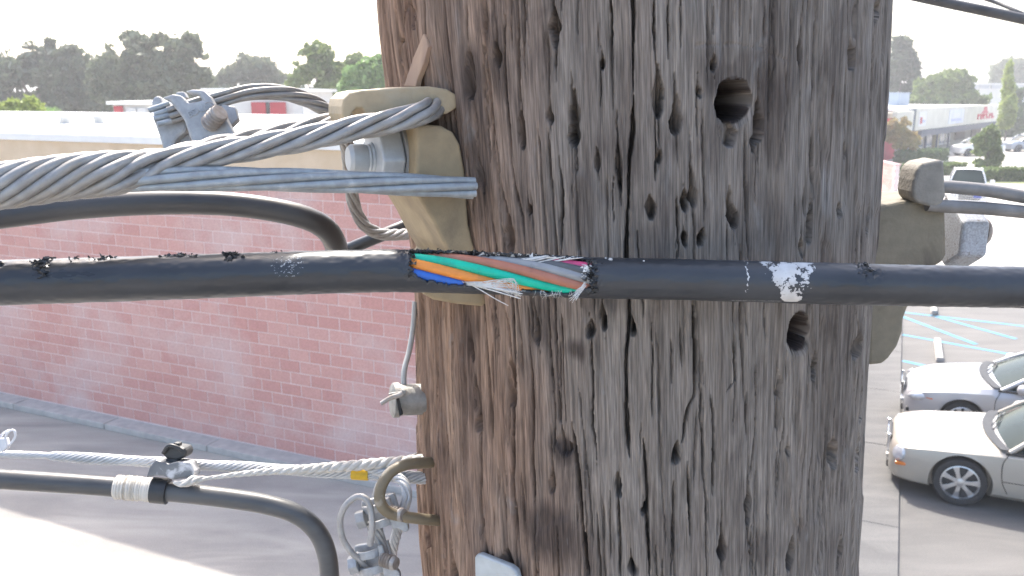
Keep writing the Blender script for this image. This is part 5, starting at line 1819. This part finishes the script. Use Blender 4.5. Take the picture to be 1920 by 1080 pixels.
# ---- bond strand with its clamp
cp = [P(318, 216, .405), P(400, 190, .410), P(470, 173, .420), P(540, 176, .432), P(600, 199, .445), P(636, 232, .458), P(651, 275, .475), P(657, 330, .50), P(663, 380, .52), P(682, 420, .535), P(712, 438, .555), P(748, 440, .58), P(800, 436, .62)]
cpth = spline(cp, 190)
bond = thing('bond_strand', cp[0], 'thinner steel strand curving from the clamp over the grip and down', 'steel strand')
clr = np.interp(np.arange(190), [0, 10, 24, 190], [0.0031, 0.0031, 0.0027, 0.0027])
wire_helix(cpth, 6, 0.00136, clr, np.interp(np.arange(190), [0, 30, 45, 190], [0.5, 3, 13, 14]), 0.9, galv_w, bond, core=True)
# cut wire ends showing on the left of the clamp
for k, (u, v, u2, v2) in enumerate(((279, 207, 318, 194), (290, 215, 324, 204), (288, 223, 326, 214), (295, 233, 330, 224))):
    a_, b_ = P(u, v, .404 - 0.0005 * k), P(u2, v2, .406)
    tube('wire_end', [a_, (a_ + b_) / 2, b_], 0.00138, galv_b, bond, 12)

clampg = 'bolted strand clamps'
cl = thing('strand_clamp', P(360, 240, .405), 'bolted galvanised strand clamp standing above the twisted grip', 'clamp', clampg)


def flatpoly(pts, d):
    o = P(*pts[0], d)
    return [plane_hit(u, v, o, FWD) for u, v in pts]


fp = [(318, 190), (302, 183), (322, 176), (338, 178), (352, 193), (379, 188), (372, 178), (358, 176), (345, 171), (360, 167), (380, 168), (394, 181), (403, 197), (421, 216), (433, 240), (445, 262), (452, 300), (380, 306), (366, 280), (353, 250), (345, 226), (332, 208)]
slab('front_jaw', flatpoly(fp, .399), FWD * 0.0055, galv, cl, 0.0011, 2)
bp = [(283, 190), (288, 180), (298, 178), (304, 190), (330, 205), (348, 226), (351, 238), (347, 248), (334, 258), (326, 268), (330, 284), (340, 300), (342, 310), (312, 310), (301, 264), (288, 228)]
slab('back_jaw', flatpoly(bp, .408), FWD * 0.008, galv, cl, 0.0016, 2)
slab('jaw_lug', flatpoly([(327, 178), (330, 172), (344, 171), (350, 183), (342, 186)], .4085), FWD * 0.005, galv, cl, 0.0008)
slab('jaw_lug', flatpoly([(378, 170), (384, 168), (388, 176)], .4085), FWD * 0.004, galv, cl, 0.0005)
slab('jaw_floor', flatpoly([(326, 255), (352, 248), (376, 300), (330, 306)], .4125), FWD * 0.003, galv, cl, 0.0006)
hexnut('bolt_head', P(428, 223, .410), -FWD + UPV * 0.2, 0.0062, 0.004, galv, cl, 0.3, 0.0006)
bd = np.array(P(413, 210, .3925)) - P(392, 233, .3985)
threaded('bolt', P(392, 233, .3985), bd, 0.0044, float(np.linalg.norm(bd)), 0.0022, threadm, cl, 26)
# letters cast in relief on the jaw
cx, cy, cz = RIGHT, UPV, -FWD


def relief(txt, u, v, d, size, ang, mat, par, ext=0.00035, up_down=False):
    cu_ = bpy.data.curves.new('relief_lettering', 'FONT')
    cu_.body = txt
    cu_.size = size
    cu_.extrude = ext
    cu_.bevel_depth = size * 0.012
    cu_.align_x = 'CENTER'
    cu_.align_y = 'CENTER'
    cu_.resolution_u = 3
    tmp = bpy.data.objects.new('tmp_text', cu_)
    COL.objects.link(tmp)
    me_ = bpy.data.meshes.new_from_object(tmp.evaluated_get(bpy.context.evaluated_depsgraph_get()))
    bpy.data.objects.remove(tmp)
    me_.materials.clear()
    me_.materials.append(mat)
    ob = bpy.data.objects.new('relief_lettering', me_)
    COL.objects.link(ob)
    ob.parent = par
    R = Matrix(((cx[0], cy[0], cz[0]), (cx[1], cy[1], cz[1]), (cx[2], cy[2], cz[2]))) @ Matrix.Rotation(ang, 3, 'Z')
    ob.matrix_local = Matrix.Translation(Vector(P(u, v, d) - ORG[par])) @ R.to_4x4()
    ORG[ob] = ORG[par]
    return ob


relief('BSALU', 374, 207, .3989, 0.0040, 0.42, galv, cl)
relief('M', 392, 199, .3989, 0.0034, 0.42, galv, cl)
ringp = [P(392 + 9 * math.cos(t), 199 - 8 * math.sin(t), .3988) for t in np.linspace(0.3, 2 * PI + 0.1, 26)]
tube('relief_ring', ringp, 0.00028, galv, cl, 6)
relief('LI', 386, 262, .3989, 0.0046, 0.35, galv, cl)
relief('A', 425, 250, .3989, 0.0038, 0.5, galv, cl)

# ---- black service cable arching behind
arc = spline([P(-140, 425, .46), P(0, 406, .47), P(150, 388, .48), P(300, 380, .485), P(420, 382, .49), P(510, 393, .495), P(575, 409, .50), P(612, 430, .51), P(629, 458, .525), P(636, 490, .56), P(660, 516, .66), (P(780, 520, .85)), P(950, 515, 1.0), P(1150, 500, 1.1)], 150)
arc = extend(arc, 5.0, 0)
greyblack = cable_black('old_cable_jacket', (0.030, 0.030, 0.031), 0.36)
ac = tube('service_cable', arc, 0.0069, greyblack, None, 28)
tag(ac, 'black cable arching under the twisted grip and bending down behind the damaged cable', 'cable')
tc_ = spline([P(560, 520, .66), P(640, 474, .64), (P(690, 452, .63)), P(748, 428, .63), P(830, 395, .66), P(950, 360, .8)], 50)
tag(tube('thin_cable', tc_, 0.0046, greyblack, None, 18), 'short visible length of thinner black cable passing behind the hook casting', 'cable')

# ---- right hand casting with its hook, nut and two steel rods
RQ = np.array([0.199, 0.474, EYE])


def KR(u, v, off=0.0):
    return plane_hit(u, v, RQ + Y3 * off, Y3)


rc = thing('hook_casting', RQ + Z3 * -0.1, 'grey olive hook casting bolted to the right side of the pole', 'bracket')
rfl = [(1630, 392), (1662, 384), (1690, 378), (1716, 375), (1762, 374), (1774, 386), (1776, 478), (1769, 492), (1750, 502), (1703, 578), (1695, 600), (1694, 622), (1684, 650), (1668, 672), (1656, 684), (1626, 686)]
slab('body', [KR(u, v) for u, v in rfl], Y3 * 0.045, olivem, rc, 0.0032, 3)
rhk = [(1711, 360), (1714, 338), (1720, 316), (1732, 306), (1752, 302), (1766, 299), (1771, 305), (1772, 330), (1774, 366), (1769, 380), (1758, 388), (1742, 387), (1722, 381), (1713, 373)]
slab('hook_lip', [KR(u, v, -0.008) for u, v in rhk], Y3 * 0.020, greyc, rc, 0.0035, 3)
tube('hook_curl', spline([KR(1716, 378, 0.02), KR(1704, 368, 0.024), KR(1700, 352, 0.03)], 8), np.linspace(0.0035, 0.0025, 8), greyc, rc, 12)
nb = KR(1776, 440, 0.020)
hexnut('nut', nb, X3, 0.0195, 0.0155, M('speckled_galvanised', (0.42, 0.45, 0.50), (0.30, 0.31, 0.33), 0.6, metal=0.3, scale=900, bumps=0.3, bscale=1500, bdist=0.0003, c3=(0.22, 0.2, 0.19), s3=300, lo3=0.6, hi3=0.7), rc, 0.0, 0.0026)
threaded('bolt_end', nb + X3 * 0.0152 + Z3 * 0.002, X3, 0.0085, 0.0075, 0.002, threadm, rc)
grods = 'pair of steel rods leaving the right hand hook'
for nm, pts, lb in (('steel_rod', [(1738, 348, 0.004), (1775, 350, 0.0), (1850, 357, 0.0), (1925, 370, 0.0), (2100, 398, 0)], 'upper of the two weathered steel rods leaving the right hand hook'),
                    ('steel_rod', [(1738, 384, -0.004), (1775, 387, -0.004), (1850, 391, -0.003), (1925, 398, -0.003), (2100, 414, 0)], 'lower of the two weathered steel rods leaving the right hand hook')):
    q = extend(spline([KR(*p) for p in pts], 60), 0, 4.0)
    tag(tube(nm, q, 0.0036, rodm, None, 20), lb, 'steel rod', grods)

# ---- wires crossing the sky at top right
tag(tube('overhead_cable', extend(spline([P(1560, -42, 1.3), P(1740, -2, 1.25), P(1920, 36, 1.2), P(2100, 78, 1.15)], 30), 4, 8), 0.0072, cable_black('overhead_jacket', (0.05, 0.05, 0.052), 0.45), None, 16),
    'thick dark cable crossing the sky at top right', 'cable')
tag(tube('overhead_wire', extend(spline([P(1760, -30, 1.6), P(1860, 2, 1.55), P(1920, 27, 1.5), P(2050, 85, 1.45)], 24), 4, 8), 0.0034, cable_black('overhead_jacket'), None, 12),
    'thin dark wire above the thick cable at top right', 'wire')

# ---- lower left: small strand, lower cable, saddle, rope, eye bolt and clamps
DL = 0.50
lp = spline([P(-150, 838, DL), P(0, 851, DL), P(95, 855, DL), P(310, 868, DL), P(500, 879, DL), P(690, 889, DL), P(800, 897, DL)], 260)
ls = thing('small_strand', lp[130], 'thin twisted steel strand running to the pole at lower left', 'steel strand')
lr = np.interp(np.linspace(0, 1, 260), [0, 0.255, 0.265, 1], [0.0013, 0.0013, 0.0023, 0.0028])
parts = []
T = np.gradient(lp, axis=0)
T /= np.linalg.norm(T, axis=1)[:, None]
e1 = np.cross(T, Z3)
e2 = np.cross(e1, T)
ss = np.r_[0, np.cumsum(np.linalg.norm(np.diff(lp, axis=0), axis=1))]
for i in range(9):
    aa = ss * 2 * PI * 30 + 2 * PI * i / 9
    wv = 1 + 0.10 * np.sin(ss * 2 * PI * 22)
    q = lp + (lr * wv)[:, None] * (np.cos(aa)[:, None] * e1 + np.sin(aa)[:, None] * e2)
    tube('wire', q, 0.00085, galv_s, ls, 7)
tube('core_wire', lp, lr * 0.8, galv_s, ls, 8)
tube('strand_tail', extend(lp[:4], 4.0)[:-3], 0.0021, galv_s, ls, 10)
yb = lp[int(260 * 0.868)]
lathe('yellow_band', yb - T[225] * 0.005, T[225], [(0.0036, 0), (0.0038, 0.001), (0.0038, 0.009), (0.0036, 0.010)], M('yellow_tape', (0.72, 0.46, 0.03), (0.6, 0.36, 0.02), 0.5, scale=120), ls, 16)

lc = spline([P(-150, 884, .475), P(0, 898, .48), P(150, 908, .485), P(300, 920, .49), P(420, 933, .49), P(500, 946, .49), P(556, 964, .49), P(594, 996, .492), P(613, 1040, .495), P(619, 1100, .5), P(622, 1180, .51)], 150)
lcab = thing('lower_cable', lc[70], 'grey black cable bending downward at lower left', 'cable')
lrr = np.full(150, 0.0056)
lce = extend(lc, 5.0, 1.5)
tube('jacket', lce, 0.0056, cable_black('lower_cable_jacket', (0.055, 0.056, 0.058), 0.36), lcab, 26)
# white tape wound on it
lcu = np.array([960 + FPX * (p - CAMP)[0] / np.dot(p - CAMP, FWD) for p in lc])
iw = np.where((lcu > 214) & (lcu < 302))[0]
wp_ = spline(lc[iw[0]:iw[-1] + 1], 60)
wr_ = 0.0066 + 0.00028 * np.abs(np.sin(np.linspace(0, 4.2 * PI, 60))) + 0.0002 * RNG.normal(size=60)
wr_[:3] *= np.array([0.86, 0.93, 0.98])
wr_[-3:] *= np.array([0.98, 0.94, 0.88])
tube('tape_wrap', wp_, wr_, M('white_tape', (0.62, 0.58, 0.52), (0.52, 0.48, 0.42), 0.75, scale=90, bumps=0.5, bscale=220, bdist=0.001), lcab, 28)
# cable saddle and strap
sd = thing('cable_saddle', P(320, 880, .488), 'black plastic saddle and strap tying the lower cable to the small strand', 'cable tie')
plast = M('black_plastic', (0.028, 0.029, 0.031), (0.045, 0.046, 0.048), 0.42, scale=90, bumps=0.1)
plast_g = M('grey_plastic', (0.12, 0.125, 0.135), (0.19, 0.195, 0.20), 0.4, scale=70, c3=(0.55, 0.55, 0.56), s3=90, lo3=0.52, hi3=0.62)
il = int(np.argmin(np.abs(lcu - 302)))
Tl = lc[il + 1] - lc[il]
Tl /= np.linalg.norm(Tl)
lathe('strap', lc[il] - Tl * 0.0045, Tl, [(0.0058, 0), (0.0074, 0.0002), (0.0074, 0.0088), (0.0058, 0.009)], plast, sd, 30)
sb_ = [(273, 896), (281, 874), (291, 862), (303, 866), (316, 870), (333, 866), (356, 867), (364, 884), (364, 895), (345, 897), (322, 900), (306, 893), (297, 892)]
slab('saddle_block', flatpoly(sb_, .482), FWD * 0.010, plast_g, sd, 0.001)
hp = [(303, 852), (308, 842), (318, 836), (333, 838), (346, 840), (350, 850), (346, 859), (330, 864), (312, 861)]
slab('strap_head', flatpoly(hp, .486), FWD * 0.012, plast, sd, 0.0014)
tube('strap_loop', spline([P(306, 850, .485), P(316, 836, .484), P(330, 838, .484), P(342, 846, .485)], 12), 0.0012, plast, sd, 8)
slab('strap_tail', flatpoly([(324, 836), (326, 830), (336, 831), (335, 838)], .489), FWD * 0.005, plast, sd, 0.0004)
slab('strap_neck', flatpoly([(310, 860), (334, 862), (326, 872), (312, 870)], .486), FWD * 0.008, plast, sd, 0.0006)
# white rope
rp = spline([P(326, 905, .478), P(345, 907, .478), P(362, 900, .48), P(378, 898, .482), P(480, 886, .488), P(600, 878, .492), P(700, 870, .495), P(800, 862, .50)], 150)
rl = np.linspace(0, 1, 150)
rrad = np.interp(rl, [0, 0.03, 0.08, 0.11, 0.13, 0.3, 0.6, 1], [0.0010, 0.0020, 0.0026, 0.0017, 0.0010, 0.0018, 0.0030, 0.0034])
rope = thing('white_rope', rp[75], 'white rope tied at the saddle and pulled to the pole', 'rope')
ropem = M('white_rope', (0.60, 0.575, 0.53), (0.50, 0.475, 0.43), 0.85, scale=120, bumps=0.5, bscale=500, bdist=0.0008)
Tr = np.gradient(rp, axis=0)
Tr /= np.linalg.norm(Tr, axis=1)[:, None]
r1 = np.cross(Tr, Z3)
r2 = np.cross(r1, Tr)
rs = np.r_[0, np.cumsum(np.linalg.norm(np.diff(rp, axis=0), axis=1))]
for i in range(3):
    aa = rs * 2 * PI * 60 + 2 * PI * i / 3
    tube('rope_strand', rp + (rrad * 0.45)[:, None] * (np.cos(aa)[:, None] * r1 + np.sin(aa)[:, None] * r2), rrad * 0.62, ropem, rope, 9)

# eye bolt
ey = spline([P(850, 866, .49), P(790, 868, .475), P(758, 872, .468), P(732, 886, .464), P(716, 910, .462), P(712, 936, .462), P(722, 956, .464), P(745, 966, .468), P(790, 973, .475), P(850, 978, .49)], 60)
tag(tube('eye_bolt', ey, 0.0031, bronzem, None, 18), 'tan eye loop sticking out of the pole at lower left', 'eye bolt')
# bright twisted loop hanging through the eye
tl_ = spline([P(690, 880, .50), P(735, 890, .492), P(757, 905, .486), P(763, 930, .483), P(757, 955, .484), P(748, 985, .49), P(735, 1040, .50), P(725, 1120, .51)], 110)
tlp = thing('thimble_strand', tl_[50], 'bright twisted strand looped through the tan eye', 'steel strand')
wire_helix(tl_, 6, 0.0011, 0.0019, 38, 0.2, galv_s, tlp, core=True, seg=8)
t2 = spline([P(704, 985, .478), P(712, 1010, .478), P(722, 1060, .48), P(726, 1130, .485)], 50)
t2p = thing('thimble_strand', t2[20], 'steel strand running down inside the lower strand clamps', 'steel strand')
wire_helix(t2, 6, 0.0012, 0.0021, 20, 0.2, galv_w, t2p, core=True, seg=8)
# bare rod rising behind the eye, and a loop of stiff wire
tag(tube('stiff_wire', spline([P(700, 960, .485), P(703, 930, .485), P(712, 905, .488), P(740, 875, .50), P(790, 850, .53)], 26), 0.0017, galv_w, None, 10), 'straight stiff wire rising behind the tan eye', 'wire')
lw = spline([P(694, 1022, .466), P(698, 985, .464), P(694, 950, .464), P(684, 934, .464), P(668, 932, .464), P(648, 948, .464), P(638, 975, .466), P(642, 1008, .468), P(658, 1034, .47), P(676, 1052, .474), P(700, 1075, .48)], 70)
tag(tube('wire_loop', lw, 0.0018, M('dull_wire', (0.40, 0.39, 0.38), (0.30, 0.29, 0.28), 0.5, metal=0.3, scale=120), None, 12), 'open loop of stiff grey wire left of the lower clamps', 'wire')


def small_clamp(u, v, d, ang, label):
    c = P(u, v, d)
    t = thing('strand_clamp', c, label, 'clamp', clampg)
    ca, sa_ = math.cos(ang), math.sin(ang)
    ax = RIGHT * ca + UPV * sa_            # across
    al = -RIGHT * sa_ + UPV * ca           # along the strand
    k = d / FPX

    def poly(pts, z):
        return [c + ax * x * k + al * y * k - FWD * z for x, y in pts]
    # two curved straps over the strands with a slot between, back jaw with a curled lip
    for y0 in (-24, 6):
        pr_ = []
        for tt in np.linspace(0.12 * PI, 0.94 * PI, 12):
            pr_.append((math.cos(tt) * 27, math.sin(tt) * 27))
        o_ = [c + ax * x * k + (-FWD) * (y - 14) * k + al * y0 * k for x, y in pr_] + [c + ax * x * k * 0.76 + (-FWD) * (y * 0.76 - 14) * k + al * y0 * k for x, y in pr_[::-1]]
        slab('strap', o_, al * 15 * k, galv, t, 0.0005)
    slab('back_jaw', poly([(-32, -30), (34, -30), (38, -10), (36, 26), (-28, 28), (-34, 5)], -0.006), FWD * 0.004, galv, t, 0.0008)
    slab('side_plate', poly([(20, -34), (30, -34), (42, -46), (50, -42), (50, -30), (40, -18), (32, 0), (30, 26), (20, 26)], 0.002), FWD * 0.005, galv, t, 0.0008)
    threaded('bolt', c + ax * 24 * k - FWD * 0.002, ax * 0.75 - al * 0.25 - FWD * 0.45, 0.0040, 0.0098, 0.0017, threadm, t, 18)
    hexnut('nut', c - ax * 40 * k, ax, 0.0052, 0.005, galv, t, 0.3, 0.0005)
    return t


small_clamp(708, 965, .474, 0.28, 'upper galvanised clamp just below the tan eye')
small_clamp(694, 1052, .474, 0.22, 'lower galvanised clamp cut by the bottom edge')

# ---- ground wire and its connector on the left edge of the pole
gw = spline([P(778, 566, .50), P(775, 610, .498), P(768, 655, .495), P(758, 695, .49), P(757, 735, .488)], 40)
tag(tube('ground_wire', gw, 0.0016, M('dull_white_wire', (0.46, 0.46, 0.44), (0.36, 0.36, 0.34), 0.55, scale=90), None, 12), 'pale ground wire hanging beside the left edge of the pole', 'wire')
gc_ = thing('ground_connector', P(768, 752, .488), 'grimy metal connector with a bent pin at the left edge of the pole', 'connector')
grim = M('grimy_metal', (0.24, 0.235, 0.22), (0.36, 0.35, 0.33), 0.6, metal=0.4, scale=160, bumps=0.4, bscale=500, bdist=0.0006)
ca = -RIGHT * 0.95 - FWD * 0.30
lathe('barrel', P(800, 748, .492), ca, [(0.0088, 0), (0.0090, 0.008), (0.0090, 0.016), (0.0100, 0.0162), (0.0100, 0.0195), (0.0085, 0.0205), (0.003, 0.0208)], grim, gc_, 26)
tube('pin', spline([P(756, 737, .474), P(748, 741, .474), P(732, 746, .474), P(714, 757, .473)], 14), np.linspace(0.0016, 0.0013, 14), threadm, gc_, 10)
lathe('pin_head', P(757, 735, .476), -FWD, [(0.0018, 0), (0.0018, 0.0016), (0.0012, 0.0022)], grim, gc_, 12)
slab('slot_rib', flatpoly([(742, 742), (746, 742), (754, 778), (749, 780)], .475), FWD * 0.004, M('black_slot', (0.03, 0.03, 0.03), None, 0.8), gc_)
tube('keeper_wire', spline([P(729, 739, .475), P(742, 737, .475), P(752, 735, .475)], 6), 0.0007, grim, gc_, 6)

# ---- galvanised plate at the bottom
ppx = [(889, 1046), (892, 1041), (898, 1039), (955, 1062), (966, 1070), (970, 1084), (972, 1150), (891, 1150)]
po = pole_hit(930, 1060, 0.006)
pn = pole_hit(930, 1060, 0.02) - pole_hit(930, 1060, 0.0)
pn /= np.linalg.norm(pn)
pl3 = [plane_hit(u, v, po, pn) for u, v in ppx]
tag(slab('metal_plate', pl3, -pn * 0.004, M('plate_zinc', (0.42, 0.47, 0.50), (0.35, 0.385, 0.41), 0.45, metal=0.3, scale=90, bumps=0.15, bscale=300, bdist=0.0004), None, 0.0012, 3), 'bluish galvanised plate on the pole at the bottom edge', 'plate')
# ---- cut plastic tie ends at the left edge
zt = thing('plastic_tie', P(8, 850, .49), 'clear plastic tie with curled ends at the left edge', 'cable tie')
cl_ = M('clear_plastic', (0.62, 0.62, 0.64), (0.72, 0.72, 0.74), 0.25, scale=90)
for k, pts in enumerate((((2, 842), (14, 812), (26, 806), (29, 812)), ((4, 846), (20, 832), (29, 818), (27, 808)), ((-6, 838), (4, 815), (18, 806)))):
    tube('tie_tail', spline([P(u, v, .489 + 0.001 * k) for u, v in pts], 12), 0.0007, cl_, zt, 6)
slab('tie_head', flatpoly([(-4, 822), (10, 822), (14, 838), (4, 848), (-6, 846)], .488), FWD * 0.004, cl_, zt, 0.0006)

# ================================================================== THE AIR
hm = bpy.data.materials.new('hazy_air')
hm.use_nodes = True
hn = hm.node_tree
hn.nodes.remove(hn.nodes['Principled BSDF'])
pvn = nd(hn, 'ShaderNodeVolumePrincipled')
pvn.inputs['Color'].default_value = (0.97, 0.985, 1.0, 1)
pvn.inputs['Density'].default_value = 0.0015
pvn.inputs['Anisotropy'].default_value = 0.3
hn.links.new(pvn.outputs[0], hn.nodes['Material Output'].inputs['Volume'])
hv, hf = box_data((0, 335, 8.0), X3, Y3, Z3, 860, 870, 18.0)
kind(mk('haze', hv, hf, hm, smooth=False), 'stuff')
